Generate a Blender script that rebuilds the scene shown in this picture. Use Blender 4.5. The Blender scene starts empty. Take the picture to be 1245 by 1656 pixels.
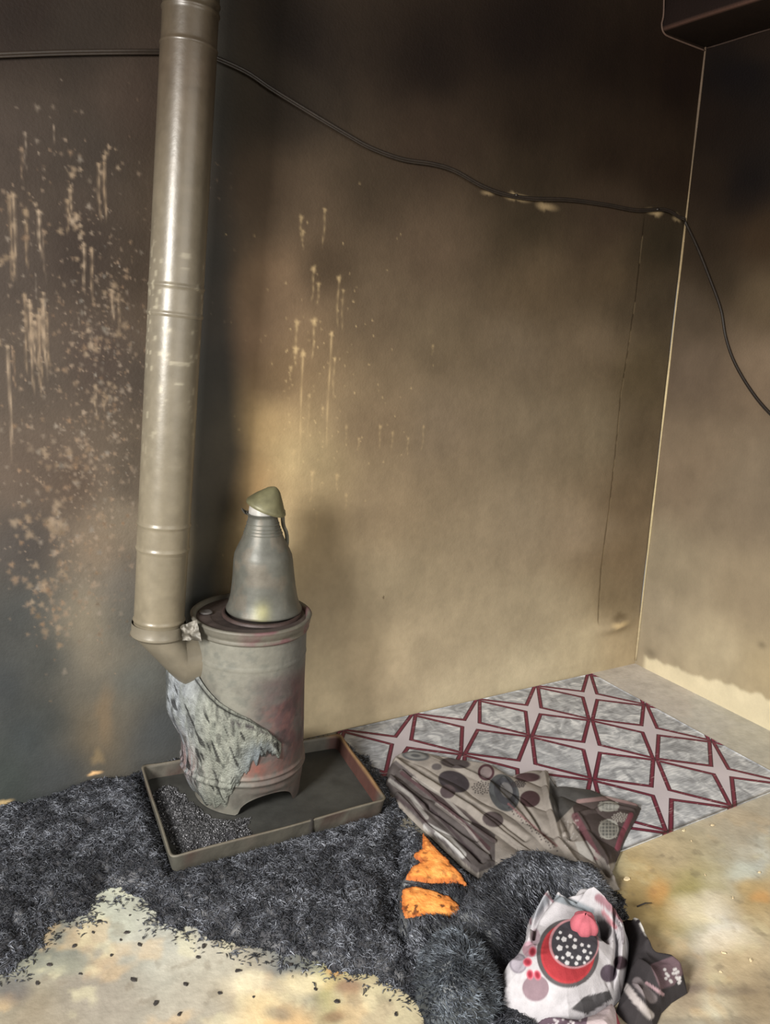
import bpy, math, random
import numpy as np
from mathutils import Matrix, Vector
rng = np.random.default_rng(7)
random.seed(7)
SC = bpy.context.scene
COL = SC.collection

# ---------------------------------------------------------------- camera, light, exposure
W, H, F = 1245, 1656, 1287.5
PITCH, ROLL, YAW, HC = 0.22834, 0.066615, 0.55137, 1.25
fw = np.array([math.sin(YAW)*math.cos(PITCH), math.cos(YAW)*math.cos(PITCH), -math.sin(PITCH)])
r0 = np.array([math.cos(YAW), -math.sin(YAW), 0.0]); u0 = np.cross(r0, fw)
rt = r0*math.cos(ROLL)+u0*math.sin(ROLL); up = -r0*math.sin(ROLL)+u0*math.cos(ROLL)
EYE = np.array([0, 0, HC])
cd = bpy.data.cameras.new('camera'); cam = bpy.data.objects.new('camera', cd); COL.objects.link(cam)
cam.matrix_world = Matrix(((rt[0], up[0], -fw[0], 0), (rt[1], up[1], -fw[1], 0), (rt[2], up[2], -fw[2], HC), (0, 0, 0, 1)))
cd.sensor_fit = 'VERTICAL'; cd.sensor_height = 24; cd.lens = 24*F/H; cd.clip_start = 0.02
SC.camera = cam
SC.view_settings.view_transform = 'Standard'; SC.view_settings.look = 'None'
SC.view_settings.gamma = 1; SC.view_settings.use_curve_mapping = False
SC.view_settings.exposure = 0.4
wd = bpy.data.worlds.new('world'); SC.world = wd; wd.use_nodes = True
wd.node_tree.nodes['Background'].inputs[0].default_value = (0.95, 0.97, 1.0, 1)
wd.node_tree.nodes['Background'].inputs[1].default_value = 0.32

def area(name, loc, target, sx, sy, power, col):
    l = bpy.data.lights.new(name, 'AREA'); l.shape = 'RECTANGLE'; l.size = sx; l.size_y = sy; l.energy = power; l.color = col
    o = bpy.data.objects.new(name, l); COL.objects.link(o); o.location = loc
    o.rotation_euler = (Vector(target)-Vector(loc)).to_track_quat('-Z', 'Y').to_euler()
    return o
area('window_daylight', (-1.35, 0.35, 1.60), (1.0, 1.6, 0.6), 0.5, 0.8, 125, (1.0, 0.97, 0.92))
area('added_fill_light', (1.2, -2.2, 1.7), (1.5, 1.5, 0.4), 2.6, 1.9, 60, (1.0, 0.95, 0.86))  # soft fill added behind the camera; no doorway is built there

# ---------------------------------------------------------------- helpers
def ray(px, py): return fw+rt*((px-W/2)/F)-up*((py-H/2)/F)
def on_z(px, py, z=0.0):
    d = ray(px, py); return EYE+d*((z-HC)/d[2])
def on_y(px, py, y):
    d = ray(px, py); return EYE+d*(y/d[1])
def on_x(px, py, x):
    d = ray(px, py); return EYE+d*(x/d[0])
def on_rwall(px, py):                      # leaning right wall x = CX-LEAN*z
    d = ray(px, py); t = (CX-LEAN*HC)/(d[0]+LEAN*d[2]); return EYE+d*t
def proj(p):
    q = np.asarray(p, float)-EYE; z = np.maximum(q@fw, 0.15)
    return W/2+F*(q@rt)/z, H/2-F*(q@up)/z
def mpp(p): return ((np.asarray(p)-EYE)@fw)/F          # metres per pixel at p
def lin(c):
    c = np.asarray(c, float)/255.0
    return np.where(c <= 0.04045, c/12.92, ((c+0.055)/1.055)**2.4)

def _h(ix, iy, s):
    n = (ix.astype(np.int64)*374761393+iy.astype(np.int64)*668265263+s*982451653) & 0x7fffffff
    n = ((n ^ (n >> 13))*1274126177) & 0x7fffffff
    return ((n ^ (n >> 16)) & 0xffff)/65535.0
def vnoise(x, y, s=0):
    x = np.asarray(x, float); y = np.asarray(y, float)
    ix = np.floor(x).astype(int); iy = np.floor(y).astype(int); fx = x-ix; fy = y-iy
    fx = fx*fx*(3-2*fx); fy = fy*fy*(3-2*fy)
    a = _h(ix, iy, s); b = _h(ix+1, iy, s); c = _h(ix, iy+1, s); d = _h(ix+1, iy+1, s)
    return (a*(1-fx)+b*fx)*(1-fy)+(c*(1-fx)+d*fx)*fy
def fbm(x, y, o=4, s=0):
    v = 0; a = 0.5
    for i in range(o):
        v = v+a*vnoise(x*2**i+17*i, y*2**i-9*i, s+i); a *= 0.5
    return v/(1-0.5**o)
def sstep(a, b, x):
    t = np.clip((x-a)/(b-a), 0, 1); return t*t*(3-2*t)

def field(px, py, pts, soft=45.0, p=3.2):          # smooth blend of control colours
    out = np.zeros(np.shape(px)+(3,)); ws = np.zeros(np.shape(px))
    for (cx, cy, c) in pts:
        w = ((px-cx)**2+(py-cy)**2+soft**2)**(-p/2); w = w*1e6
        out += w[..., None]*np.sqrt(lin(c)); ws += w
    return (out/ws[..., None])**2

def seg_dist(x, y, pl, closed=False):
    pl = np.asarray(pl, float); d = np.full(np.shape(x), 1e9); n = len(pl)
    for i in range(n if closed else n-1):
        a = pl[i]; b = pl[(i+1) % n]; ab = b-a; L = max(ab@ab, 1e-12)
        t = np.clip(((x-a[0])*ab[0]+(y-a[1])*ab[1])/L, 0, 1)
        d = np.minimum(d, np.hypot(x-a[0]-t*ab[0], y-a[1]-t*ab[1]))
    return d
def inside(x, y, pl):
    pl = np.asarray(pl, float); c = np.zeros(np.shape(x), bool); n = len(pl)
    for i in range(n):
        x1, y1 = pl[i]; x2, y2 = pl[(i+1) % n]
        if y1 == y2: continue
        c ^= ((y1 > y) != (y2 > y)) & (x < (x2-x1)*(y-y1)/(y2-y1)+x1)
    return c
def sdist(x, y, pl): return np.where(inside(x, y, pl), 1, -1)*seg_dist(x, y, pl, True)   # + inside

def link(name, me, parent=None):
    o = bpy.data.objects.new(name, me); COL.objects.link(o)
    if parent is not None: o.parent = parent
    return o
def mesh(name, verts, faces, mat, parent=None, cols=None, smooth=True, loc=None):
    verts = np.asarray(verts, float).reshape(-1, 3)
    if loc is not None: verts = verts-np.asarray(loc)
    me = bpy.data.meshes.new(name)
    if isinstance(faces, np.ndarray):
        n, k = faces.shape
        me.vertices.add(len(verts)); me.vertices.foreach_set('co', verts.ravel())
        me.loops.add(n*k); me.loops.foreach_set('vertex_index', faces.astype(np.int32).ravel())
        me.polygons.add(n); me.polygons.foreach_set('loop_start', np.arange(0, n*k, k, dtype=np.int32))
        me.update(calc_edges=True)
    else:
        me.from_pydata(verts.tolist(), [], faces)
    me.validate()
    if smooth: me.polygons.foreach_set('use_smooth', np.ones(len(me.polygons), bool))
    if cols is not None:
        a = me.color_attributes.new('Col', 'FLOAT_COLOR', 'POINT')
        c = np.ones((len(verts), 4)); c[:, :3] = np.asarray(cols).reshape(-1, 3); a.data.foreach_set('color', c.ravel())
    me.materials.append(mat); me.update()
    o = link(name, me, parent)
    if loc is not None and parent is None: o.location = loc
    return o
def tag(o, label=None, cat=None, group=None, kind=None):
    if label: o['label'] = label
    if cat: o['category'] = cat
    if group: o['group'] = group
    if kind: o['kind'] = kind
    return o
def empty(name, loc, label, cat, group=None):
    o = bpy.data.objects.new(name, None); COL.objects.link(o); o.location = loc; o.empty_display_size = 0.05
    return tag(o, label, cat, group)
def part(name, verts, faces, mat, root, cols=None, smooth=True, label=None):
    o = mesh(name, np.asarray(verts, float)-np.array(root_loc(root)), faces, mat, root, cols, smooth)
    if label: o['label'] = label
    return o
def root_loc(r):
    v = np.zeros(3)
    while r is not None: v = v+np.array(r.location); r = r.parent
    return v
def gridfaces(n, m, wrap=False, keep=None):
    i, j = np.meshgrid(np.arange(n-1), np.arange(m if wrap else m-1), indexing='ij')
    j2 = (j+1) % m
    f = np.stack([i*m+j, i*m+j2, (i+1)*m+j2, (i+1)*m+j], -1).reshape(-1, 4)
    return f if keep is None else f[keep.reshape(-1)]
def compact(v, f, c=None):
    u, inv = np.unique(f.ravel(), return_inverse=True)
    return v[u], inv.reshape(f.shape), (None if c is None else c[u])
def merge(parts):                                    # [(v, f quads, c)]
    V = []; Fc = []; C = []; n = 0
    for v, f, c in parts:
        V.append(v); Fc.append(f+n); C.append(c); n += len(v)
    return np.concatenate(V), np.concatenate(Fc), np.concatenate(C)
def tube(path, rad, ns=12, caps=True, flat=None):
    path = np.asarray(path, float); n = len(path); rad = np.broadcast_to(rad, (n,))
    T = np.gradient(path, axis=0); T /= np.linalg.norm(T, axis=1)[:, None]
    ref = np.array([0, 0, 1.0]) if abs(T[0][2]) < 0.9 else np.array([1.0, 0, 0])
    a = np.cross(T[0], ref); a /= np.linalg.norm(a); V = []
    for i in range(n):
        a = a-T[i]*(a@T[i]); a /= np.linalg.norm(a); b = np.cross(T[i], a)
        t = np.linspace(0, 2*math.pi, ns, endpoint=False)
        k = 1.0 if flat is None else flat
        V.append(path[i]+rad[i]*(np.cos(t)[:, None]*a+k*np.sin(t)[:, None]*b))
    V = np.concatenate(V); f = gridfaces(n, ns, True).tolist()
    if caps: f.append(list(range(ns))[::-1]); f.append([(n-1)*ns+k for k in range(ns)])
    return V, f
def lathe(prof, c, axis=None, ns=64):                # prof [(r, z)], vertical around c
    t = np.linspace(0, 2*math.pi, ns, endpoint=False); V = []
    for (r, z) in prof:
        off = np.array([0, 0, z]) if axis is None else np.asarray(axis)*z
        V.append(np.stack([c[0]+off[0]+r*np.cos(t), c[1]+off[1]+r*np.sin(t), np.full(ns, c[2]+off[2])], -1))
    return np.concatenate(V), gridfaces(len(prof), ns, True)
def smooth_prof(prof, k=6):
    out = []
    for i in range(len(prof)-1):
        for j in range(k):
            t = j/k; out.append((prof[i][0]*(1-t)+prof[i+1][0]*t, prof[i][1]*(1-t)+prof[i+1][1]*t))
    return out+[prof[-1]]
def spline(pts, k=10):
    pts = np.asarray(pts, float); n = len(pts); out = []
    for i in range(n-1):
        p0 = pts[max(i-1, 0)]; p1 = pts[i]; p2 = pts[i+1]; p3 = pts[min(i+2, n-1)]
        for j in range(k):
            t = j/k; out.append(0.5*((2*p1)+(-p0+p2)*t+(2*p0-5*p1+4*p2-p3)*t*t+(-p0+3*p1-3*p2+p3)*t**3))
    out.append(pts[-1]); return np.array(out)

# ---------------------------------------------------------------- materials (all procedural)
def mat_col(name, rough=0.8, metal=0.0, nscale=30, namt=0.25, bump=0.15, bscale=120, spec=0.4, base=None, sheen=0, bdist=0.004, rvar=0.0, gain=1.0):
    m = bpy.data.materials.new(name); m.use_nodes = True; nt = m.node_tree; N = nt.nodes; L = nt.links
    b = N['Principled BSDF']; b.inputs['Roughness'].default_value = rough; b.inputs['Metallic'].default_value = metal
    b.inputs['Specular IOR Level'].default_value = spec
    tc = N.new('ShaderNodeTexCoord')
    n1 = N.new('ShaderNodeTexNoise'); n1.inputs['Scale'].default_value = nscale; n1.inputs['Detail'].default_value = 6; n1.inputs['Roughness'].default_value = 0.65
    L.new(tc.outputs['Object'], n1.inputs['Vector'])
    mr = N.new('ShaderNodeMapRange'); mr.inputs['From Min'].default_value = 0.3; mr.inputs['From Max'].default_value = 0.7
    mr.inputs['To Min'].default_value = gain*(1-namt); mr.inputs['To Max'].default_value = gain*(1+namt)
    L.new(n1.outputs['Fac'], mr.inputs['Value'])
    mx = N.new('ShaderNodeVectorMath'); mx.operation = 'SCALE'; L.new(mr.outputs[0], mx.inputs['Scale'])
    if base is None:
        at = N.new('ShaderNodeAttribute'); at.attribute_name = 'Col'; L.new(at.outputs['Color'], mx.inputs[0])
    else: mx.inputs[0].default_value = tuple(lin(base))
    L.new(mx.outputs[0], b.inputs['Base Color'])
    if rvar:
        r2 = N.new('ShaderNodeMapRange'); r2.inputs['To Min'].default_value = rough-rvar; r2.inputs['To Max'].default_value = rough+rvar
        L.new(n1.outputs['Fac'], r2.inputs['Value']); L.new(r2.outputs[0], b.inputs['Roughness'])
    if bump:
        n2 = N.new('ShaderNodeTexNoise'); n2.inputs['Scale'].default_value = bscale; n2.inputs['Detail'].default_value = 5
        L.new(tc.outputs['Object'], n2.inputs['Vector'])
        bp = N.new('ShaderNodeBump'); bp.inputs['Strength'].default_value = bump; bp.inputs['Distance'].default_value = bdist
        L.new(n2.outputs['Fac'], bp.inputs['Height']); L.new(bp.outputs[0], b.inputs['Normal'])
    return m
M_wall = mat_col('sooted_plaster', 0.62, nscale=9, namt=0.10, bump=0.22, bscale=160, spec=0.12)
M_floor = mat_col('stained_screed', 0.55, nscale=14, namt=0.13, bump=0.3, bscale=90, spec=0.4)
M_paint = mat_col('heat_scorched_metal', 0.6, gain=0.49, metal=0.05, nscale=35, namt=0.14, bump=0.18, bscale=90, spec=0.5)
M_pipe = mat_col('enamelled_pipe_metal', 0.36, metal=0.05, nscale=22, namt=0.10, bump=0.10, bscale=60, spec=0.42, rvar=0.10, gain=0.62)
M_jug = mat_col('tinned_metal', 0.5, gain=0.52, metal=0.25, nscale=28, namt=0.18, bump=0.15, bscale=50, spec=0.5, rvar=0.1)
M_char = mat_col('char', 0.65, gain=0.75, nscale=60, namt=0.35, bump=0.8, bscale=220, spec=0.45, bdist=0.006)
M_fib = mat_col('charred_fibre', 0.5, nscale=90, namt=0.3, bump=0, spec=0.4)
M_cloth = mat_col('printed_cotton', 0.85, gain=0.68, nscale=60, namt=0.10, bump=0.35, bscale=400, spec=0.15, bdist=0.002)
M_foam = mat_col('orange_foam', 0.8, nscale=50, namt=0.2, bump=0.6, bscale=140, spec=0.2)
M_cable = mat_col('cable_sheath', 0.5, base=(32, 25, 19), nscale=40, namt=0.25, bump=0.1)
M_bead = mat_col('corner_plaster', 0.7, nscale=40, namt=0.15, bump=0.3)
M_ceil = mat_col('sooted_ceiling', 0.8, base=(38, 26, 18), nscale=8, namt=0.3, bump=0.2)
M_flake = mat_col('burnt_flake', 0.7, base=(48, 44, 42), nscale=60, namt=0.4, bump=0.5)
M_crumb = mat_col('plaster_crumb', 0.8, base=(214, 196, 160), nscale=60, namt=0.2, bump=0.4)

# ---------------------------------------------------------------- room shell
CX, CY = 2.4558, 2.0025
LEAN = (CX-2.357)/2.23
#WALLPTS_BEGIN
WB = [(20,30,(23,16,12)),(130,60,(30,24,19)),(230,150,(47,38,32)),(20,250,(45,38,33)),(130,250,(41,35,30)),(20,450,(52,45,40)),  # soot tones of both walls, with some of the light's gradient mixed in
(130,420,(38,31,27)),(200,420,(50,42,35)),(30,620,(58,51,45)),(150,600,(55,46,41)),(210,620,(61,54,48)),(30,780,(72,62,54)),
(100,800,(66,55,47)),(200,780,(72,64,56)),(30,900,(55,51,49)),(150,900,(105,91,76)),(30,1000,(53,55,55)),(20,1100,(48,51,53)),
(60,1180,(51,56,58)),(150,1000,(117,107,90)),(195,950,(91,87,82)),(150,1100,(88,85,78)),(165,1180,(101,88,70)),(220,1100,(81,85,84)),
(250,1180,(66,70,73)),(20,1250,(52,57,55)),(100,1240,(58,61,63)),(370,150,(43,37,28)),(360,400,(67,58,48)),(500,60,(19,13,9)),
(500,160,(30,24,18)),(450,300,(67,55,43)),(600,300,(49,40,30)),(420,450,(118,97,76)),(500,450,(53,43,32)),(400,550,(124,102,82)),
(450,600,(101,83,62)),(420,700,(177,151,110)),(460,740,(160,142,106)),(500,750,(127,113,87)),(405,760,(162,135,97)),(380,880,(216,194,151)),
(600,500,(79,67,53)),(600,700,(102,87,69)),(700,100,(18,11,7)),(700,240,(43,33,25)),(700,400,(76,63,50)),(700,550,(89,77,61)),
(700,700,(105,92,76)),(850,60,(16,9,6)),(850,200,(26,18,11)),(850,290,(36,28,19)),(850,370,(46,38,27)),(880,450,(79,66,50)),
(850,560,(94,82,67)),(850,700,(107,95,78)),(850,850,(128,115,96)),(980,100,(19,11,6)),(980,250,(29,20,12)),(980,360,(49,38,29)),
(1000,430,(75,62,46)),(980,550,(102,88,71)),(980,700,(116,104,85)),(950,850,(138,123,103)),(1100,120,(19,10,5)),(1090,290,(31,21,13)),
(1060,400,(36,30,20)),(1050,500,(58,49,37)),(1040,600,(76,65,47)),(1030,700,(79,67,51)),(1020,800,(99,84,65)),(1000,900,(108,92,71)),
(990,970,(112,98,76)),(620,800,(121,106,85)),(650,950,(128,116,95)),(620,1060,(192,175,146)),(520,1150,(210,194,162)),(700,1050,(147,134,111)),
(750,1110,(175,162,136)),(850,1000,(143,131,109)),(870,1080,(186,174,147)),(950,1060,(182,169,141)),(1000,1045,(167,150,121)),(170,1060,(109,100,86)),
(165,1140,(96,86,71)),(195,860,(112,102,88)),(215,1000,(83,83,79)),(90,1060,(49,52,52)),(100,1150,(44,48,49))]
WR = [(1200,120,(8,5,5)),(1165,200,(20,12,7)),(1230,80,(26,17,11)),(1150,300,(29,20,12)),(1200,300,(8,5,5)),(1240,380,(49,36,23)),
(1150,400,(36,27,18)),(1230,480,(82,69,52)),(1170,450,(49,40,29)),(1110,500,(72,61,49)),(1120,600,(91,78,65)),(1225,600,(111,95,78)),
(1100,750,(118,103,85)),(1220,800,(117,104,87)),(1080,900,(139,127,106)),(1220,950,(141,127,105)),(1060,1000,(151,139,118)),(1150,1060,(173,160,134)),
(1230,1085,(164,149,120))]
FL = [(1060,1110,(194,188,181)),(1150,1160,(188,186,180)),(1220,1215,(183,180,169)),(1080,1400,(192,179,153)),(1200,1330,(179,169,150)),(1120,1450,(149,141,84)),  # floor and stain colours, partly holding the light's gradient too
(1220,1400,(194,201,198)),(1160,1500,(231,232,233)),(1235,1455,(176,148,97)),(1200,1560,(190,171,136)),(1120,1600,(135,118,99)),(1230,1620,(144,128,104)),
(1150,1650,(229,225,200)),(1060,1430,(169,140,82)),(180,1450,(170,173,158)),(250,1510,(167,167,157)),(350,1540,(175,170,155)),(480,1580,(86,95,106)),
(60,1630,(127,117,100)),(150,1600,(138,131,120)),(300,1640,(153,147,134)),(450,1640,(211,176,127)),(540,1590,(175,169,117)),(600,1640,(179,165,138)),
(30,1560,(129,129,116)),(20,1500,(86,92,88)),(400,1400,(75,75,77)),(700,1500,(75,75,77)),(900,1400,(75,75,77)),(100,1380,(64,64,69))]
#WALLPTS_END
GB, GR, GF = 1.0, 1.0, 1.0

def blob(Cm, xs, zs, x, z, rx, rz, col, a=1.0, hard=0.55):     # paint a stain of its own shape on a wall grid
    i0, i1 = np.searchsorted(xs, [x-rx*1.4, x+rx*1.4]); j0, j1 = np.searchsorted(zs, [z-rz*1.4, z+rz*1.4])
    if i1 <= i0 or j1 <= j0: return
    X, Z = np.meshgrid(xs[i0:i1], zs[j0:j1], indexing='ij')
    th = np.arctan2(Z-z, X-x); k = 1+0.18*np.sin(3*th+x*90)+0.12*np.sin(5*th+z*70)
    d = np.hypot((X-x)/rx, (Z-z)/rz)/k
    w = (1-sstep(hard, 1.15, d))*a
    Cm[i0:i1, j0:j1] = Cm[i0:i1, j0:j1]*(1-w[..., None])+np.asarray(col)*w[..., None]
def drip(Cm, xs, zs, x, z, w0, L, col, a=0.8):
    i0, i1 = np.searchsorted(xs, [x-0.02, x+0.02]); j0, j1 = np.searchsorted(zs, [z-L, z+0.004])
    if i1 <= i0 or j1 <= j0: return
    X, Z = np.meshgrid(xs[i0:i1], zs[j0:j1], indexing='ij')
    t = (z-Z)/L; cx = x+0.003*np.sin(t*7+x*50)*t
    w = np.exp(-((X-cx)/(w0*(1-0.4*t)))**2)*a*(1-sstep(0.75, 1.0, t))*(0.65+0.35*np.sin(t*23+x*80))
    Cm[i0:i1, j0:j1] = Cm[i0:i1, j0:j1]*(1-w[..., None])+np.asarray(col)*w[..., None]

# back wall
xs = np.concatenate([np.linspace(-1.6, -0.05, 30), np.arange(-0.045, CX+0.001, 0.0036)])
xs[-1] = CX
zs = np.concatenate([np.arange(0, 2.25, 0.0036), np.linspace(2.26, 2.6, 12)])
X, Z = np.meshgrid(xs, zs, indexing='ij')
X2 = np.where(xs[:, None] > 1.5, X-LEAN*Z*(X-1.5)/(CX-1.5), X)      # the room corner leans a little
P0 = np.stack([X2, np.full_like(X, CY), Z], -1)
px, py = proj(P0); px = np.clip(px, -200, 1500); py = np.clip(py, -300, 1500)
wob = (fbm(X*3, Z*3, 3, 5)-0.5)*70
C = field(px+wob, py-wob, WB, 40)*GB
C *= (1+0.16*(fbm(X*26, Z*12, 4, 8)-0.5)+0.10*(fbm(X*90, Z*70, 2, 3)-0.5))[..., None]
D = 0.0035*(fbm(X*3, Z*3, 3, 2)-0.5)
def wallxz(qx, qy):
    p = on_y(qx, qy, CY); x, z = p[0], p[2]
    if x > 1.5: x = (x+LEAN*z*-1.5/(CX-1.5))/(1-LEAN*z/(CX-1.5)) if False else (x-1.5*LEAN*z/(CX-1.5))/(1-LEAN*z/(CX-1.5))
    return x, z
# scorch and the flue's painted-in shadow on the plaster behind it, with a baked tan fringe
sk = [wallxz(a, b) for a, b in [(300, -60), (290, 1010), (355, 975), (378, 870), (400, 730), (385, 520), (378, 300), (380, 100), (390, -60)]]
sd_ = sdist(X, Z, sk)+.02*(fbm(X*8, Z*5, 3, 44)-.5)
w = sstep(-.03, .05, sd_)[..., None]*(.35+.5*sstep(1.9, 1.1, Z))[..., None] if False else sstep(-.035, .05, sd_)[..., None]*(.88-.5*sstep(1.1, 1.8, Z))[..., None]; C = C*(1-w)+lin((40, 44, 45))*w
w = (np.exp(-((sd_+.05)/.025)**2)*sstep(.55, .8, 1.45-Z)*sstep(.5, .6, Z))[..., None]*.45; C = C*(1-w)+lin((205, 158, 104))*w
# plaster edge of the old repair beside the corner
sl = np.array([wallxz(a, b) for a, b in [(1040, 370), (1028, 480), (1010, 600), (1003, 640), (998, 700), (985, 820), (972, 920), (967, 1005)]])
zz = sl[::-1, 1]; xx = sl[::-1, 0]
edge_x = np.interp(Z, zz, xx)+0.002*(vnoise(Z*60, Z*0, 4)-0.5)
zt = zz[-1]; zb = zz[0]
inz = sstep(zb-0.02, zb+0.01, Z)*(1-sstep(zt-0.05, zt+0.1, Z))
stepm = sstep(-0.002, 0.003, X-edge_x)*inz
D -= 0.004*stepm
ln = np.exp(-((X-edge_x)/0.0035)**2)*inz*sstep(0.42, 0.62, fbm(Z*14, X*0, 3, 12))
C = C*(1-ln[..., None]*0.55)+lin((165, 145, 115))*ln[..., None]*0.12
lc_ = (np.exp(-((X-edge_x-.004)/0.003)**2)*inz*sstep(0.52, 0.6, fbm(Z*22, X*0+3, 3, 112)))[..., None]; C = C*(1-lc_*.5)+lin((150, 132, 104))*lc_*.5
# blistered plaster at the foot of the corner
bx, bz = wallxz(992, 1012)
rr = np.hypot((X-bx)/0.085, (Z-bz)/0.028); D += 0.022*np.exp(-rr**2)
blob(C, xs, zs, bx+0.01, bz+0.004, 0.06, 0.016, lin((215, 190, 145))*GB, 0.6, 0.1)
blob(C, xs, zs, bx+0.03, bz+0.035, 0.06, 0.02, lin((70, 55, 35))*GB, 0.5, 0.1)
# soot knocked off beside the cable
for q in [(832, 318, 30, 6, .55), (880, 334, 26, 7, .35), (1062, 344, 24, 7, .5), (1095, 352, 12, 7, .4), (790, 312, 14, 4, .3)]:
    x, z = wallxz(q[0], q[1]); s = 0.0022
    blob(C, xs, zs, x, z, q[2]*s, q[3]*s, lin((190, 165, 125))*GB, q[4], 0.1)
# clean spot at the skirting left of the stove
for q in [(168, 1150, 16, 60, .3, (120, 98, 72)), (158, 1225, 12, 16, .5, (130, 112, 84)), (152, 1250, 12, 4, .9, (220, 180, 130)), (5, 1298, 12, 6, .8, (190, 165, 120))]:
    x, z = wallxz(q[0], q[1]); s = 0.0018
    blob(C, xs, zs, x, max(z, 0.004), q[2]*s, q[3]*s, lin(q[5]), q[4], 0.2)
# water and foam spatter: rows of blobs, dots and runs
SPC = (122, 106, 88)
def spat(cx, cy, sx, sy, n, r0, r1, a=0.75, col=(116, 101, 86), runs=0.0, L=(0.04, 0.12)):
    for _ in range(n):
        qx = cx+rng.normal()*sx; qy = cy+rng.normal()*sy
        if qx < -80: continue
        x, z = wallxz(qx, qy)
        if z < 0.06: continue
        r = r0+(r1-r0)*rng.random()**2.5
        cc = lin(np.array(col)+rng.normal()*10+np.array([4, 0, -3])*rng.normal())*GB
        blob(C, xs, zs, x, z, r, r*(1+0.3*rng.random()), cc, a*(0.35+0.5*rng.random()), 0.2)
        if r > 0.006: blob(C, xs, zs, x, z+r*0.1, r*0.45, r*0.45, cc*0.72, 0.5, 0.2)
        if rng.random() < runs: drip(C, xs, zs, x, z, r*0.38, L[0]+(L[1]-L[0])*rng.random(), cc, a*0.8)
spat(170, 640, 40, 110, 260, .0025, .008)
spat(130, 780, 60, 90, 270, .0025, .009)
spat(100, 900, 45, 80, 190, .003, .011)
spat(170, 470, 40, 90, 170, .002, .006, a=.55)
spat(60, 450, 50, 160, 90, .0025, .008, a=.6, runs=.15)
spat(190, 720, 20, 120, 160, .002, .006)
spat(120, 300, 70, 90, 70, .002, .006, a=.5)
spat(60, 620, 60, 120, 110, .0025, .007, a=.6)
spat(360, 330, 12, 90, 16, .0025, .005, a=.4)
spat(120, 960, 50, 50, 70, .003, .012, a=.7)
for (cx, cy, n, r, run, L) in [(165, 265, 5, .011, .6, (.08, .16)), (190, 258, 4, .009, .3, (.05, .1)), (120, 290, 6, .011, .3, (.05, .1)), (125, 365, 6, .013, .7, (.06, .12)), (112, 350, 4, .012, .5, (.06, .12)),
        (140, 405, 4, .010, 1., (.08, .14)), (15, 320, 2, .012, 1., (.14, .22)), (42, 345, 5, .010, .7, (.08, .16)), (60, 310, 2, .009, .4, (.05, .1)), (8, 415, 4, .012, .5, (.05, .12)),
        (50, 490, 9, .010, .8, (.1, .22)), (62, 520, 7, .009, .8, (.1, .2)), (5, 545, 3, .014, 1., (.2, .3)), (185, 478, 9, .011, .4, (.05, .1)), (195, 525, 2, .016, 0, (.05, .1)),
        (150, 560, 8, .011, .2, (.05, .1)), (170, 650, 12, .011, .1, (.05, .1)), (85, 745, 4, .014, .3, (.05, .1)), (40, 850, 7, .016, 0, (.05, .1)), (95, 850, 8, .02, 0, (.05, .1)), (60, 930, 4, .016, 0, (.05, .1)), (100, 935, 4, .014, 0, (.05, .1)),
        (180, 870, 6, .012, 0, (.05, .1)), (50, 1000, 3, .014, .0, (.05, .1)), (100, 1020, 7, .014, 0, (.05, .1)), (70, 960, 6, .012, 0, (.05, .1))]:
    for _ in range(n):
        x, z = wallxz(cx+rng.normal()*11, cy+rng.normal()*14); r2 = r*(0.35+0.45*rng.random())
        cc = lin(np.array(SPC)+rng.normal()*8)
        blob(C, xs, zs, x, z, r2, r2*1.1, cc, 0.5, 0.2); blob(C, xs, zs, x, z, r2*0.45, r2*0.45, cc*0.7, 0.5, 0.2)
        if rng.random() < run*.45: drip(C, xs, zs, x, z, .0032, L[0]+(L[1]-L[0])*rng.random(), cc, 0.7)
for (cx, cy, r, L, a) in [(487, 352, .008, .06, .4), (525, 340, .007, .10, .35), (490, 375, .007, .05, .35), (507, 435, .010, .09, .45), (515, 460, .008, .06, .4), (548, 450, .009, .14, .45), (555, 470, .006, .12, .3), (480, 522, .010, .10, .6), (508, 520, .012, .11, .6),
        (478, 565, .011, .05, .7), (490, 572, .010, .33, .75), (536, 540, .008, .34, .7), (541, 580, .006, .12, .5), (470, 595, .007, .04, .5), (522, 660, .006, .03, .4), (615, 690, .007, .07, .4), (635, 700, .006, .06, .35), (560, 690, .006, .05, .35), (500, 640, .006, .1, .35),
        (580, 710, .006, .04, .35), (660, 710, .005, .06, .3), (505, 765, .010, .10, .5), (545, 770, .009, .05, .45), (560, 800, .006, .05, .35), (475, 730, .009, .07, .4), (700, 560, .006, .03, .25), (685, 690, .005, .08, .3), (512, 830, .005, .1, .3)]:
    x, z = wallxz(cx, cy); cc = lin((178, 155, 116))*GB
    blob(C, xs, zs, x, z, r, r*1.2, cc, a*0.8, 0.2); drip(C, xs, zs, x, z, .0034, L, cc, a*0.7)
for _ in range(120):
    x, z = wallxz(520+rng.normal()*70, 620+rng.normal()*110); blob(C, xs, zs, x, z, .003, .004, lin((200, 175, 130)), .3*rng.random()+.1, .2)
x, z = wallxz(620, 966); blob(C, xs, zs, x, z, .003, .006, lin((60, 45, 30)), .8)
P = P0.copy(); P[..., 1] -= D
o = mesh('wall_back', P.reshape(-1, 3), gridfaces(len(xs), len(zs))[:, ::-1], M_wall, cols=np.clip(C, .002, .95).reshape(-1, 3)); tag(o, kind='structure')

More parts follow.
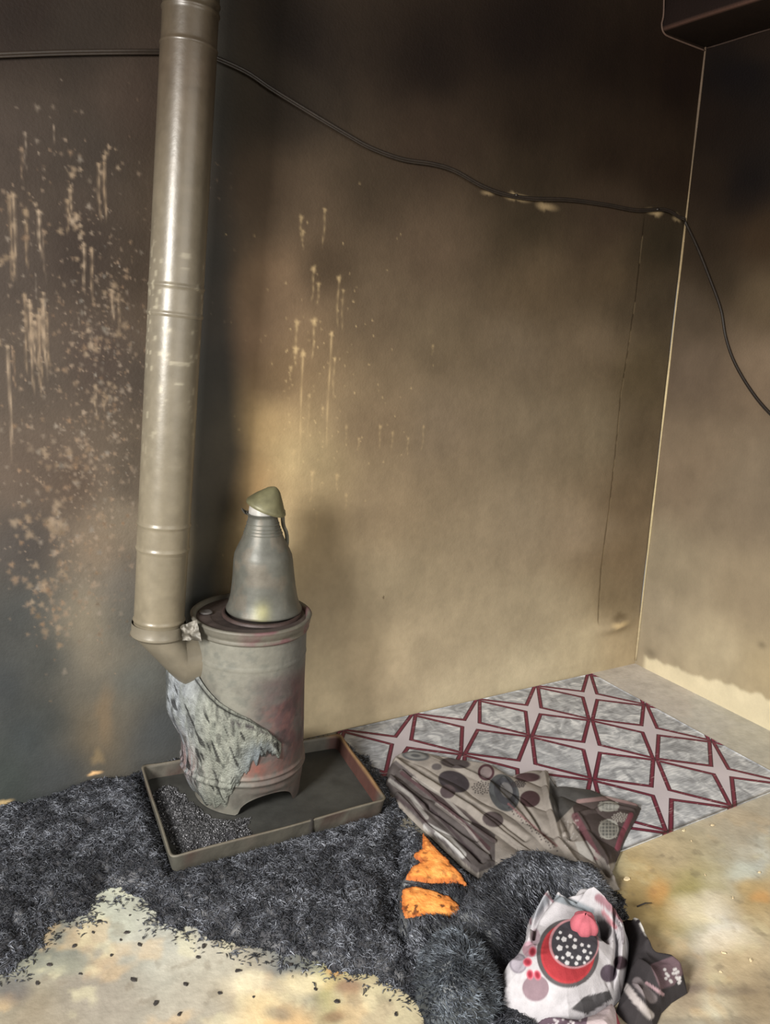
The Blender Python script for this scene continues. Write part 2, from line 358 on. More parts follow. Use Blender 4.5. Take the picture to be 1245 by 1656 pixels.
# right wall
ys = np.concatenate([np.linspace(-0.8, 0.8, 20), np.arange(0.81, CY+.001, 0.006)]); ys[-1] = CY
zr = np.concatenate([np.arange(0, 2.3, 0.006), np.linspace(2.31, 2.6, 8)])
Yg, Zg = np.meshgrid(ys, zr, indexing='ij')
Pr = np.stack([CX-LEAN*Zg, Yg, Zg], -1); px, py = proj(Pr); px = np.clip(px, 900, 1500); py = np.clip(py, -300, 1500)
wob = (fbm(Yg*3, Zg*3, 3, 25)-0.5)*50
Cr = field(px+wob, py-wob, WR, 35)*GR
Cr *= (1+0.16*(fbm(Yg*20, Zg*10, 4, 31)-0.5))[..., None]
hb = 0.045+0.075*sstep(0, 0.75, CY-Yg)+0.03*(fbm(Yg*30, Zg*4, 3, 40)-0.5)
wb = (1-sstep(-0.006, 0.012, Zg-hb))*sstep(0.03, 0.06, CY-Yg)
Cr = Cr*(1-wb[..., None])+lin((212, 200, 170))*GR*wb[..., None]
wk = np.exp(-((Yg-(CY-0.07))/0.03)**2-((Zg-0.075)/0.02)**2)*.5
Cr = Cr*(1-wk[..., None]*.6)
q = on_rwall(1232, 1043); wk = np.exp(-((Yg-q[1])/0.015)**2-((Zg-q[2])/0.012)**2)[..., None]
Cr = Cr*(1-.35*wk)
Pr[..., 0] -= 0.004*(fbm(Yg*3, Zg*3, 3, 50)-0.5)*sstep(0, .1, CY-Yg)
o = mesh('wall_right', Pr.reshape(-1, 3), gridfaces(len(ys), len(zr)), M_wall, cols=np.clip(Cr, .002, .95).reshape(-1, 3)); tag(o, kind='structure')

# corner bead
n = 90; zc = np.linspace(0.015, 2.23, n); path = np.stack([CX-LEAN*zc-0.003, np.full(n, CY-0.003), zc], -1)
Vb, fb = tube(path, 0.0034+0.0008*np.sin(zc*13), 8)
k = np.repeat(np.interp(zc, [0, .5, 1.1, 1.6, 1.9, 2.23], [0, 1, 2, 3, 4, 5]), 8)
tb = np.array([lin(c) for c in [(170, 155, 125), (180, 165, 128), (185, 168, 130), (130, 112, 82), (84, 70, 54), (80, 64, 50)]])
cb = np.stack([np.interp(k, range(6), tb[:, i]) for i in range(3)], -1)
tag(mesh('trim_1', Vb, fb, M_bead, cols=cb), kind='structure')

# boxed beam along the right wall, under the ceiling
zbm = 2.2175; yb0 = -0.8
xb0 = on_y(1070, 52, CY)[0]; xw = CX-LEAN*zbm
nb = 60; pts = []
prof = [(xw+.05, zbm-0.001), (xw-.004, zbm), (xb0+.012, zbm+.002), (xb0+.003, zbm+.006), (xb0, zbm+.016), (xb0, 2.6)]
ysb = np.linspace(yb0, CY+.0, nb); V = np.array([[(x+0.002*math.sin(y*9), y, z+0.002*math.sin(y*7)) for (x, z) in prof] for y in ysb]).reshape(-1, 3)
base = np.array([lin((26, 17, 12)), lin((26, 18, 12)), lin((28, 20, 15)), lin((70, 50, 42)), lin((26, 17, 14)), lin((16, 9, 6))])
cc = np.tile(base, (nb, 1)).reshape(nb, 6, 3)*(0.7+0.6*fbm(ysb*8, ysb*0, 3, 3))[:, None, None]
tag(mesh('trim_2', V, gridfaces(nb, 6), M_wall, cols=cc.reshape(-1, 3), smooth=False), kind='structure')
# pale edges where beam meets the walls
e1 = spline([on_y(1074, -40, CY-.003), on_y(1073, 20, CY-.003), on_y(1070, 40, CY-.003), on_y(1074, 54, CY-.003), on_y(1088, 62, CY-.003), on_y(1140, 82, CY-.003)], 8)
V, f = tube(e1, 0.0028, 6); tag(mesh('trim_3', V, f, M_bead, cols=np.tile(lin((74, 56, 46)), (len(V), 1))), kind='structure')
e2 = np.array([(xw-.002+0.001*math.sin(y*30), y, zbm-.002) for y in np.linspace(CY, 0, 60)])
V, f = tube(e2, 0.0025, 6); tag(mesh('trim_4', V, f, M_bead, cols=np.tile(lin((48, 34, 26)), (len(V), 1))), kind='structure')
tag(mesh('ceiling', [(-1.6, -.8, 2.6), (CX, -.8, 2.6), (CX, CY, 2.6), (-1.6, CY, 2.6)], [[0, 1, 2, 3]], M_ceil, smooth=False), kind='structure')

# floor
fx = np.concatenate([np.linspace(-1.6, -.1, 20), np.arange(-.09, CX+.02, .006)]); fy = np.concatenate([np.linspace(-.8, .3, 14), np.arange(.31, CY+.01, .006)])
FX, FY = np.meshgrid(fx, fy, indexing='ij'); Pf = np.stack([FX, FY, np.zeros_like(FX)], -1)
px, py = proj(Pf); bad = ((Pf-EYE)@fw) < .5
px = np.where(bad, 400, np.clip(px, -300, 1600)); py = np.where(bad, 1900, np.clip(py, 900, 2100))
wob = (fbm(FX*9, FY*9, 3, 60)-.5)*120
Cf = field(px+wob, py+wob*.6, FL, 35)*GF
Cf *= (1+0.24*(fbm(FX*18, FY*18, 4, 70)-.5)+.2*(fbm(FX*70, FY*70, 2, 77)-.5))[..., None]
st = sstep(.60, .72, fbm(FX*11+3, FY*11, 4, 90))*sstep(1250, 1400, py); Cf = Cf*(1-.3*st[..., None])+lin((205, 170, 120))*.3*st[..., None]
st = sstep(.62, .74, fbm(FX*14+9, FY*14, 4, 95))*sstep(1250, 1400, py); Cf = Cf*(1-.3*st[..., None])+lin((215, 208, 170))*.3*st[..., None]
st = sstep(.68, .78, fbm(FX*36+9, FY*36, 3, 99))*sstep(1250, 1400, py); Cf = Cf*(1-.35*st[..., None])+lin((110, 100, 86))*.35*st[..., None]
for (cx, cy, rx, ry, c, a) in [(1235, 1455, 22, 12, (200, 145, 85), .5), (570, 1600, 28, 16, (110, 70, 62), .6), (545, 1570, 20, 14, (200, 120, 60), .45), (445, 1635, 24, 14, (110, 105, 96), .6), (540, 1645, 26, 12, (110, 75, 58), .6), (1110, 1600, 45, 10, (80, 68, 72), .5), (1190, 1606, 50, 9, (100, 88, 82), .4),
        (1060, 1440, 26, 24, (205, 150, 90), .5), (1200, 1410, 34, 18, (205, 212, 200), .5), (400, 1590, 50, 24, (232, 220, 190), .4), (490, 1590, 50, 22, (240, 224, 180), .6), (1130, 1470, 60, 28, (240, 228, 200), .6), (1170, 1520, 50, 26, (240, 225, 195), .5),
        (20, 1600, 40, 30, (70, 66, 72), .6), (110, 1560, 50, 20, (130, 132, 118), .5), (720, 1640, 60, 20, (205, 185, 150), .3), (1130, 1655, 120, 14, (90, 82, 76), .5)]:
    d = np.hypot((px-cx+wob*.25)/rx, (py-cy+wob*.2)/ry); w = (1-sstep(.35, 1.2, d))[..., None]*a; Cf = Cf*(1-w)+lin(c)*GF*w
# dust line where the floor meets the walls
dw = np.minimum(CX-FX, CY-FY); 
Pf[..., 2] = .0012*(fbm(FX*30, FY*30, 3, 5)-.5)
tag(mesh('floor', Pf.reshape(-1, 3), gridfaces(len(fx), len(fy)), M_floor, cols=np.clip(Cf, .003, .95).reshape(-1, 3)), kind='structure')

# ---------------------------------------------------------------- power cable across both walls
cb1 = [(-60, 90), (0, 87), (120, 83), (250, 82), (320, 84), (355, 95), (400, 116), (440, 143), (500, 180), (560, 216), (600, 238), (650, 256), (700, 264), (735, 275), (780, 300), (820, 314), (860, 320), (920, 322), (980, 330), (1030, 339), (1075, 338), (1098, 350)]
A = [on_y(a, b, CY-.009) for a, b in cb1]
B = [on_rwall(a, b)-np.array([.009, 0, 0]) for a, b in [(1112, 362), (1130, 400), (1150, 450), (1168, 500), (1176, 545), (1190, 585), (1215, 628), (1245, 665), (1300, 715)]]
mid = on_y(1106, 353, CY-.012)
V, f = tube(spline(A+[mid]+B, 8), .0042, 8); 
co = empty('power_cable', (0, 0, 0), 'thin sooted twin cable sagging across the back wall and down the right wall', 'cable')
part('cable', V, f, M_cable, co)
V, f = tube(spline([p+np.array([0, -.001, -.0058]) for p in A+[mid]+B], 8), .003, 8); part('cable', V, f, M_cable, co)
for (a, b) in [(832, 316), (1060, 339)]:
    p = on_y(a, b, CY-.004); V, f = tube([p+np.array([0, .003, 0]), p+np.array([0, -.012, 0])], .004, 8); part('nail', V, f, M_cable, co)

# ---------------------------------------------------------------- stove tray
TZ0, TZ1 = .012, .058
tc = [on_z(229, 1238, TZ1), on_z(277, 1386, TZ1), on_z(625, 1292, TZ1), on_z(549, 1187, TZ1)]
tb = [tc[0].copy(), tc[1].copy(), tc[2].copy(), tc[3].copy()]
cen = sum(tc)/4
tray = empty('stove_tray', (cen[0], cen[1], 0), 'shallow rectangular metal tray with turned-up sides beneath the stove', 'tray')
def rounded(cs, r, z, shrink=0.0, k=8):
    out = []; n = 4; c0 = sum(np.array(c[:2]) for c in cs)/4
    cs = [np.array(c[:2])-(np.array(c[:2])-c0)/np.linalg.norm(np.array(c[:2])-c0)*shrink for c in cs]
    for i in range(4):
        p = cs[i]; a = cs[i-1]-p; b = cs[(i+1) % 4]-p; a /= np.linalg.norm(a); b /= np.linalg.norm(b)
        A_ = p+a*r; B_ = p+b*r
        for j in range(k+1):
            t = j/k; out.append(np.append((1-t)**2*A_+2*t*(1-t)*p+t*t*B_, z))
    return np.array(out)
def dens(L, m=6):
    out = []
    for i in range(len(L)):
        a = L[i]; b = L[(i+1) % len(L)]; k = m*4 if np.linalg.norm(b-a) > .1 else 1
        for j in range(k): out.append(a+(b-a)*j/k)
    return np.array(out)
o1 = dens(rounded(tc, .022, TZ0, .006)); o2 = dens(rounded(tc, .022, TZ1-.006, -.001)); o3 = dens(rounded(tc, .022, TZ1, -.004)); o4 = dens(rounded(tc, .022, TZ1, .004)); o5 = dens(rounded(tc, .02, TZ1-.01, .006)); o6 = dens(rounded(tc, .018, TZ0+.006, .014))
m = len(o1)
for L_, am in ((o2, .0012), (o3, .0018), (o4, .0018)): L_[:, 2] += am*np.sin(np.arange(m)*.33)
V = np.concatenate([o1, o2, o3, o4, o5, o6]); f = gridfaces(6, m, True)
ppx, ppy = proj(V)
cc = np.tile(lin((112, 108, 98)), (len(V), 1)); nz = fbm(V[:, 0]*40+V[:, 2]*60, V[:, 1]*40, 4, 3)
cc *= (.45+1.0*nz)[:, None]
w = sstep(.55, .68, fbm(V[:, 0]*14, V[:, 1]*14+V[:, 2]*30, 3, 19))[:, None]*.6; cc = cc*(1-w)+lin((96, 66, 60))*w
w = ((V[:, 2] > TZ1-.003)*.5)[:, None]; cc = cc*(1-w)+lin((150, 138, 118))*w
rightside = sstep(.9, 1.0, (V[:, 0]-tc[1][0])/(tc[2][0]-tc[1][0]))
wr = sstep(.92, .96, (V[:, 0]-tc[1][0])/(tc[2][0]-tc[1][0])-.07*(V[:, 1]-tc[2][1])/(tc[3][1]-tc[2][1]))*sstep(.05, .2, (V[:, 1]-tc[2][1])/(tc[3][1]-tc[2][1]))
rust = np.where(V[:, 2:3] > TZ1-.008, lin((176, 136, 92)), lin((104, 62, 54))); cc = cc*(1-.85*wr[:, None])+rust*.85*wr[:, None]
wl = (1-sstep(.02, .06, (V[:, 0]-tc[1][0])/(tc[2][0]-tc[1][0])))
cc = cc*(1-.3*wl[:, None])+lin((130, 130, 118))*.3*wl[:, None]
part('side', V, f, M_paint, tray, cc)
inner = o6; nn = 60
# pan floor as a fan of rings
rings = [inner*(1-t)+cen[None]*t for t in np.linspace(0, .999, 24)]
V = np.concatenate(rings); V[:, 2] = TZ0+.006-.0*V[:, 2]+.0015*(fbm(V[:, 0]*12, V[:, 1]*12, 3, 4)-.5)
cc = lin((80, 80, 76))*(.6+.8*fbm(V[:, 0]*25, V[:, 1]*25, 4, 9))[:, None]
part('pan', V, gridfaces(24, m, True), M_paint, tray, cc, label='sooty flat tray bottom')
# front seam strip
p = on_z(508, 1329, TZ1+.001); q = on_z(511, 1354, TZ0)
dirx = (tc[2]-tc[1]); dirx /= np.linalg.norm(dirx); nrm = np.array([dirx[1], -dirx[0], 0])
V = []
for t in (0, .3, .6, .85, 1.0):
    zc_ = TZ0+.003+(TZ1-TZ0)*t
    for s in (-.006, -.003, .003, .006): V.append(np.array([p[0], p[1], zc_])+dirx*s+nrm*(.0035 if abs(s) < .005 else .0005)-np.array([0, 0, 0]))
V = np.array(V); s0 = tc[1]+dirx*((p-tc[1])@dirx); V[:, :2] += (s0-p)[:2]-nrm[:2]*0.001
part('seam', V, gridfaces(5, 4), M_paint, tray, np.tile(lin((70, 66, 62)), (len(V), 1)))

# ---------------------------------------------------------------- stove
S = on_z(400, 1266, .025); SX, SY = S[0], S[1]; SZ = TZ0+.008
ttop = on_y(407, 990, SY)
ZT = ttop[2]                                        # height of the stove's top plate
tilt = np.array([ttop[0]-SX, 0, ZT-SZ]); tilt /= tilt[2]
RB = 88*mpp(np.array([SX, SY, .35]))                # body radius
stove = empty('coal_stove', (SX, SY, SZ), 'round upright metal stove with scorched peeling paint standing in the tray', 'stove')
HT = ZT-SZ
ns = 128; th = np.linspace(0, 2*math.pi, ns, endpoint=False)
def shell(zs_, rs_, colf, arch=None):
    V = []; 
    for z, r in zip(zs_, rs_):
        V.append(np.stack([SX+tilt[0]*z+r*np.cos(th), SY+r*np.sin(th), np.full(ns, SZ+z)], -1))
    V = np.array(V)
    if arch is not None: V = arch(V)
    V = V.reshape(-1, 3); return V, gridfaces(len(zs_), ns, True), colf(V)
camth = math.atan2(0-SY, 0-SX)                       # direction from stove to the camera
def rel(V):                                          # angle round the body, 0 facing camera, + to the picture's right
    a = np.arctan2(V[:, 1]-SY, V[:, 0]-SX-tilt[0]*(V[:, 2]-SZ)); return np.degrees((a-camth+math.pi) % (2*math.pi)-math.pi)
def stove_col(V):
    a = rel(V); z = (V[:, 2]-SZ)/HT
    n1 = fbm(a*.05, z*9, 4, 5); n2 = fbm(a*.12+7, z*22, 4, 15)
    c = np.tile(lin((150, 148, 136)), (len(V), 1))
    def mix(c, col, w): w = np.clip(w, 0, 1)[:, None]; return c*(1-w)+lin(col)*w
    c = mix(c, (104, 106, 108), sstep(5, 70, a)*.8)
    c = mix(c, (116, 104, 102), (1-sstep(.70, .80, z+.05*(n1-.5)))*sstep(-15, 25, a)*.9)
    c = mix(c, (112, 82, 84), (1-sstep(.64, .78, z))*sstep(0, 40, a)*sstep(.28, .55, n1)*.95)
    c = mix(c, (74, 66, 66), (1-sstep(.5, .8, z))*sstep(.5, .62, fbm(a*.09+3, z*14, 4, 55))*.6)
    c = mix(c, (160, 112, 104), sstep(.56, .66, fbm(a*.2, z*30, 3, 57))*(1-sstep(.55, .7, z))*sstep(-10, 20, a)*.3)
    c = mix(c, (132, 128, 118), (1-sstep(.2, .35, z))*.5)
    c = mix(c, (168, 108, 96), np.exp(-((a-8)/14)**2-((z-.265)/.05)**2)*1.0*sstep(.3, .55, n2))
    c = mix(c, (150, 100, 96), np.exp(-((a+62)/14)**2-((z-.22)/.10)**2)*sstep(.3, .6, n2))
    c = mix(c, (150, 100, 92), np.exp(-((a-40)/14)**2-((z-.25)/.08)**2)*sstep(.4, .6, n2)*.8)
    c = mix(c, (90, 96, 92), sstep(.55, .7, n2)*.35)
    return c*(.85+.3*n2)[:, None]
# body with its base bead and arched skirt
zsb = np.concatenate([np.linspace(0, .06, 10), np.linspace(.066, .135, 30), np.linspace(.14, HT-.07, 60), np.linspace(HT-.068, HT-.03, 12)])
def rb(z):
    r = RB*(1.0+.03*(1-sstep(.10, .34, z)))
    r += .006*np.exp(-((z-.088)/.006)**2)+.0045*np.exp(-((z-.104)/.004)**2)-.006*(1-sstep(.0, .07, z))
    r += .0016*np.exp(-((z-(HT*.80))/.003)**2)
    return r
def arch(V):
    R = V.reshape(-1, 3); a = rel(R).reshape(V.shape[:2]); z = V[..., 2]-SZ
    h = .0
    for c0, w, hh in ((24, 33, .052), (-150, 30, .04), (120, 26, .04)):
        d = np.abs((a-c0+180) % 360-180); h = np.maximum(h, hh*np.sqrt(np.clip(1-(d/w)**2, 0, 1)))
    k = h+(1-h/.066)*z
    V[..., 2] = SZ+np.where(z < .066, k, z); return V
V, f, c = shell(zsb, rb(zsb), stove_col, arch); part('body', V, f, M_paint, stove, c)
# top collar
zc2 = np.array([HT-.036, HT-.035, HT-.030, HT-.026, HT-.022, HT-.018, HT-.010, HT-.004, HT, HT+.003, HT+.002, HT-.004, HT-.010])
RT = 97*mpp(np.array([SX, SY, ZT]))
rc2 = np.array([RB+.0, RB+.004, RB+.006, RB+.003, RB+.003, RT-.004, RT-.003, RT-.001, RT, RT-.004, RT-.010, RT-.014, RT-.016])
def colcol(V):
    a = rel(V); n = fbm(a*.06, V[:, 2]*40, 4, 33); w = sstep(.45, .65, n)[:, None]*sstep(-20, 10, a)[:, None]
    return (lin((126, 122, 110))*(1-w)+lin((122, 88, 90))*w)*(.8+.4*n)[:, None]
V, f, c = shell(zc2, rc2, colcol); part('collar', V, f, M_paint, stove, c)
# top plate with a round opening lid
jb = on_z(427, 988, ZT)
zt2 = [HT-.008, HT-.006, HT-.006]; V = []
tp = [ (RT-.012, HT-.007), (RT-.03, HT-.006), (RT-.05, HT-.006)]
V, f, c = shell([HT-.008, HT-.006, HT-.006, HT-.006, HT-.007, HT-.009, HT-.009], [RT-.012, RT-.02, RT*.80, RT*.69, RT*.67, RT*.65, .001],
    lambda V: (lin((92, 80, 76))*(.6+.8*fbm(V[:, 0]*60, V[:, 1]*60, 4, 41))[:, None])); part('top_plate', V, f, M_paint, stove, c, label='dark rusty round hotplate')
V, f = lathe([(.001, .0), (.004, .001), (.012, .004), (.016, .002), (.017, 0)], on_z(333, 990, ZT-.004), ns=20); part('vent_knob', V, f, M_paint, stove, np.tile(lin((112, 108, 106)), (len(V), 1)))
ring, f = lathe([(.102, -.006), (.101, .001), (.094, .002), (.092, -.004)], (jb[0]-.006, jb[1], ZT), ns=64)
part('hotplate_ring', ring, f, M_paint, stove, np.tile(lin((74, 56, 52)), (len(ring), 1))*(.7+.6*fbm(ring[:, 0]*60, ring[:, 1]*60, 3, 4))[:, None], label='rust-brown raised ring')
# latch on the right side, half behind
p = np.array([SX+RB*.93, SY+RB*.30, SZ+.175])
V, f = tube([p+np.array([-.01, 0, 0]), p+np.array([.018, 0, .002]), p+np.array([.026, 0, .0])], [.013, .014, .010], 14); lat = part('latch', V, f, M_paint, stove, np.tile(lin((44, 42, 42)), (len(V), 1)))
V, f = tube([p+np.array([.0, -.014, .004]), p+np.array([.022, -.016, .0])], [.005, .006], 8); part('latch_pin', V, f, M_jug, lat, np.tile(lin((190, 185, 170)), (len(V), 1)), label='bright bare metal tip')

# charred coating hanging off the lower left of the body
na, nz_ = 130, 130
aa = np.linspace(-118, 34, na); zz_ = np.linspace(0, 1, nz_)
AA, ZZ = np.meshgrid(aa, zz_, indexing='ij')
topz = np.interp(AA, [-118, -75, -60, -30, 0, 18, 34], [.43, .395, .35, .305, .27, .235, .19])*HT/.488
botz = np.interp(AA, [-118, -90, -60, -40, -20, -8, 4, 15, 25, 34], [.05, .04, .014, .008, .03, .105, .15, .17, .16, .17])+.022*(vnoise(AA*.35, AA*0, 3)-.5)+.02*(vnoise(AA*.9, AA*0, 9)-.5)*sstep(-20, -5, AA)
botz = np.minimum(botz, topz-.012)
zv = topz*(1-ZZ)+botz*ZZ
nn1 = fbm(AA*.10, zv*16, 4, 21); nn2 = fbm(AA*.28, zv*22, 3, 24)
off = .004+.016*(1-sstep(-80, -20, AA))*sstep(.0, .15, ZZ)+.008*nn1+.006*(nn2-.5)
edge = np.minimum(np.minimum(ZZ, 1-ZZ)*6, np.minimum((34-AA), AA+118)/8); off = off*np.clip(edge, 0, 1)**.6+.0015
off += .045*np.exp(-((AA+92)/26)**2)*sstep(.34, .62, zv/(HT*.8))*edge.clip(0, 1)**.5
off += .006*np.exp(-((ZZ-.015)/.02)**2)*sstep(-90, -60, AA)
R_ = rb(zv)+off; T_ = np.radians(AA)+camth
V = np.stack([SX+tilt[0]*zv+R_*np.cos(T_), SY+R_*np.sin(T_), SZ+zv], -1)
V2 = np.stack([SX+tilt[0]*zv+(rb(zv)-.001)*np.cos(T_), SY+(rb(zv)-.001)*np.sin(T_), SZ+zv], -1)
crk = sstep(.62, .70, fbm(AA*.22, zv*28, 3, 88)); slash = sstep(.74, .80, vnoise(AA*.35+zv*60, zv*26, 91))*sstep(.1, .2, ZZ)
c = lin((132, 134, 124))*np.ones(V.shape); lft = (1-sstep(-75, -35, AA))[..., None]; c = c*(1-lft*.7)+lin((138, 144, 154))*lft*.7
lav = (sstep(.72, .9, 1-np.abs(ZZ-.5)*1.0)*0)[..., None]
lv = (np.exp(-((AA-10)/16)**2)*sstep(.3, .7, ZZ))[..., None]; c = c*(1-lv*.8)+lin((122, 132, 140))*lv*.8
pk = (np.exp(-((AA+70)/20)**2-((ZZ-.72)/.16)**2)*sstep(.35, .6, nn2))[..., None]; c = c*(1-pk*.8)+lin((150, 108, 108))*pk*.8
gr = (sstep(.5, .65, nn2)*.5)[..., None]; c = c*(1-gr)+lin((104, 108, 100))*gr
c = c*(1-.55*crk[..., None])*(1-.85*slash[..., None])*(.65+.7*nn1)[..., None]
tl = np.exp(-((ZZ-.03)/.022)**2)[..., None]*sstep(-95, -70, AA)[..., None]; c = c*(1-.9*tl)
wt = (np.exp(-((AA+2)/26)**2-((ZZ-.13)/.05)**2)*sstep(.5, .6, fbm(AA*.5, zv*70, 2, 71)))[..., None]; c = c*(1-wt)+lin((60, 56, 56))*wt
f1 = gridfaces(na, nz_); VV = np.concatenate([V.reshape(-1, 3), V2.reshape(-1, 3)]); f2 = f1[:, ::-1]+na*nz_
part('charred_coating', VV, np.concatenate([f1, f2]), M_char, stove, np.concatenate([c.reshape(-1, 3)]*2), label='flaking grey charred layer with a dark upper edge')

# ---------------------------------------------------------------- stovepipe
PY = 1.84
b0 = on_y(257, 1008, PY); t0 = on_y(310, -12, PY)
ax = t0-b0; AL = np.linalg.norm(ax); ax /= AL
rb0 = 39.5*mpp(b0); rt0 = 46.5*mpp(t0)
RP = (rb0+rt0)/2
pipe = empty('stove_pipe', tuple(b0), 'tall sooted metal flue pipe rising from the stove beside the spattered wall', 'pipe')
ex = np.cross([0, 1, 0], ax); ex /= np.linalg.norm(ex); ey = np.cross(ax, ex)
def pos_t(pxy):
    best = 0
    tt = np.linspace(-.1, AL+.1, 2000); P_ = b0+ax*tt[:, None]; _, yy = proj(P_); return float(np.interp(-pxy, -yy, tt)) if yy[0] > yy[-1] else 0
beads = [1000, 888, 846, 512, 464, 80, 20, 4]
bt = [pos_t(v) for v in beads]
def pipe_sec(t0_, t1_, r0_, r1_, bl, cs):
    n = max(8, int((t1_-t0_)/.003)); ts = np.linspace(t0_, t1_, n); nsd = 56
    a = np.linspace(0, 2*math.pi, nsd, endpoint=False)
    r = np.linspace(r0_, r1_, n)
    for b in bl: r = r+.0028*np.exp(-((ts-b)/.0035)**2)
    V = b0+ax*ts[:, None, None]+r[:, None, None]*(np.cos(a)[None, :, None]*ex+np.sin(a)[None, :, None]*ey)
    V = V.reshape(-1, 3); A_ = np.tile(a, n); T2 = np.repeat(ts, nsd)
    n1 = fbm(T2*7, np.sin(A_)*2+5, 4, cs); n2 = fbm(T2*60, np.sin(A_)*9, 3, cs+4)
    zz2 = T2/AL
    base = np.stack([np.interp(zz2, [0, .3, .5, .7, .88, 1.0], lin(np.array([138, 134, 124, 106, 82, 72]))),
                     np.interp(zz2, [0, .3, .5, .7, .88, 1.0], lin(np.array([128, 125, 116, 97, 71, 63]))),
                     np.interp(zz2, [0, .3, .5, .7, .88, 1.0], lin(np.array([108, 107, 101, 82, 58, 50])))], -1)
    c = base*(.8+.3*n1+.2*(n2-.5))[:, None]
    sp = sstep(.66, .74, n2)*sstep(.25, .4, zz2)*(1-sstep(.55, .7, zz2)); c = c*(1-.5*sp[:, None])+lin((180, 172, 150))*.5*sp[:, None]
    f = gridfaces(n, nsd, True); return V, f, c
secs = [(0, bt[1]+.012, rb0*1.0, rb0*1.0, [bt[0]]), (bt[1]-.004, bt[3]+.01, rb0*1.02, RP, [bt[1]+.004, bt[2]]), (bt[3]-.002, bt[5]+.004, RP*1.01, rt0*.985, [bt[3]+.004, bt[4]]), (bt[5]-.001, AL+.5, rt0*.97, rt0*.96, [bt[5]+.003, bt[6], bt[7]])]
for i, (a0, a1, q0, q1, bl) in enumerate(secs):
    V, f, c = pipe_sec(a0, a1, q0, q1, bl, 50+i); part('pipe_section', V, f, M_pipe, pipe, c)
# elbow: from the pipe's foot into the stove's upper left side
E1 = on_y(291, 1062, SY+.04)
dn = np.array([1.0, 0, 0]); nsd = 48; a = np.linspace(0, 2*math.pi, nsd, endpoint=False); V = []
r1 = .072
C0 = b0-ax*.028
ringA = C0+(rb0+.001)*(np.cos(a)[:, None]*ex+np.sin(a)[:, None]*ey)
# vertical ring at the stove end: angle matched so left edge -> bottom, right edge -> top
ringB = E1+r1*(np.sin(a)[:, None]*np.sign(ey[1])*np.array([0, 1.0, 0])+(np.cos(a)*np.sign(ex[0]))[:, None]*np.array([0, 0, 1.0]))
nn_ = 16
prof_r = [b0+ax*.004+(rb0+.0045)*(np.cos(a)[:, None]*ex+np.sin(a)[:, None]*ey), b0-ax*.020+(rb0+.0045)*(np.cos(a)[:, None]*ex+np.sin(a)[:, None]*ey), b0-ax*.024+(rb0+.007)*(np.cos(a)[:, None]*ex+np.sin(a)[:, None]*ey), b0-ax*.028+(rb0+.005)*(np.cos(a)[:, None]*ex+np.sin(a)[:, None]*ey)]
ringA = ringA+np.array([0, 0, 0])
for i in range(nn_+1):
    t = i/nn_; V.append(ringA*(1-t)+ringB*t)
V = np.concatenate(prof_r+V+[ringB+np.array([.10, 0, .004])])
c = lin((132, 124, 108))*(.8+.4*fbm(V[:, 0]*30, V[:, 2]*30, 4, 61))[:, None]
part('elbow', V, gridfaces(len(V)//nsd, nsd, True), M_pipe, pipe, c)
# crumpled flange sheet between elbow and collar
fp = [on_y(292, 1012, SY-.03), on_y(318, 1003, SY-.05), on_y(330, 1022, SY-.075), on_y(326, 1036, SY-.08), on_y(296, 1034, SY-.06)]
g = []
for i in range(12):
    for j in range(10):
        s, t = i/11, j/9
        p = (fp[0]*(1-s)+fp[1]*s)*(1-t)+(fp[4]*(1-s)+fp[3]*s)*t
        g.append(p+np.array([0, -.006, .006])*(fbm(np.array(s*6), np.array(t*6), 3, 5)*2-1))
g = np.array(g); VV = np.concatenate([g, g+np.array([0, .002, -.002])]); ff = gridfaces(12, 10)
part('flange', VV, np.concatenate([ff, ff[:, ::-1]+120]), M_jug, pipe, np.tile(lin((110, 104, 92)), (240, 1))*(.5+.8*fbm(VV[:, 0]*90, VV[:, 1]*90, 3, 7))[:, None], label='crumpled thin flange')

# ---------------------------------------------------------------- jug on the hotplate
JB = on_z(427, 984, ZT+.002); mj = mpp(JB+np.array([0, 0, .1])); 
jug = empty('water_jug', tuple(JB), 'tall bulbous metal water jug with a tilted lid, on top of the stove', 'jug')
tp_ = on_y(425, 829, JB[1]); JH = tp_[2]-JB[2]; jt = (tp_[0]-JB[0])/JH
prof = [(.001, .002), (58, .0), (61, .0), (61.5, .015), (58, .06), (54.5, .13), (51.5, .25), (49, .40), (47.5, .52), (46, .58), (42, .64), (37, .70), (32, .77), (27, .86), (24, .93), (23, .965), (24.5, .985), (26, 1.0), (24.5, 1.0), (22.5, .97)]
prof = [(r*mj if r > .5 else r, z*JH) for r, z in prof]; pr = smooth_prof(prof, 3)
V, f = lathe(pr, JB, ns=72); V[:, 0] += jt*(V[:, 2]-JB[2])
V += (.002*(fbm(V[:, 0]*25, V[:, 2]*20, 3, 11)-.5))[:, None]*np.array([1, 1, 0])
zj = (V[:, 2]-JB[2])/JH; nj = fbm(np.arctan2(V[:, 1]-JB[1], V[:, 0]-JB[0])*3, zj*8, 4, 17)
c = lin((112, 112, 104))*(.7+.6*nj)[:, None]; w = sstep(.5, .65, nj)[:, None]*.4; c = c*(1-w)+lin((134, 120, 104))*w
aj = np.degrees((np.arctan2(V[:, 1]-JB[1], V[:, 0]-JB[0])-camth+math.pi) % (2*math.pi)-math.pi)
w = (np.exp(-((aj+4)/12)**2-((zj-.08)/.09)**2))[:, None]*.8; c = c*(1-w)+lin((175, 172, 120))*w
part('body', V, f, M_jug, jug, c)
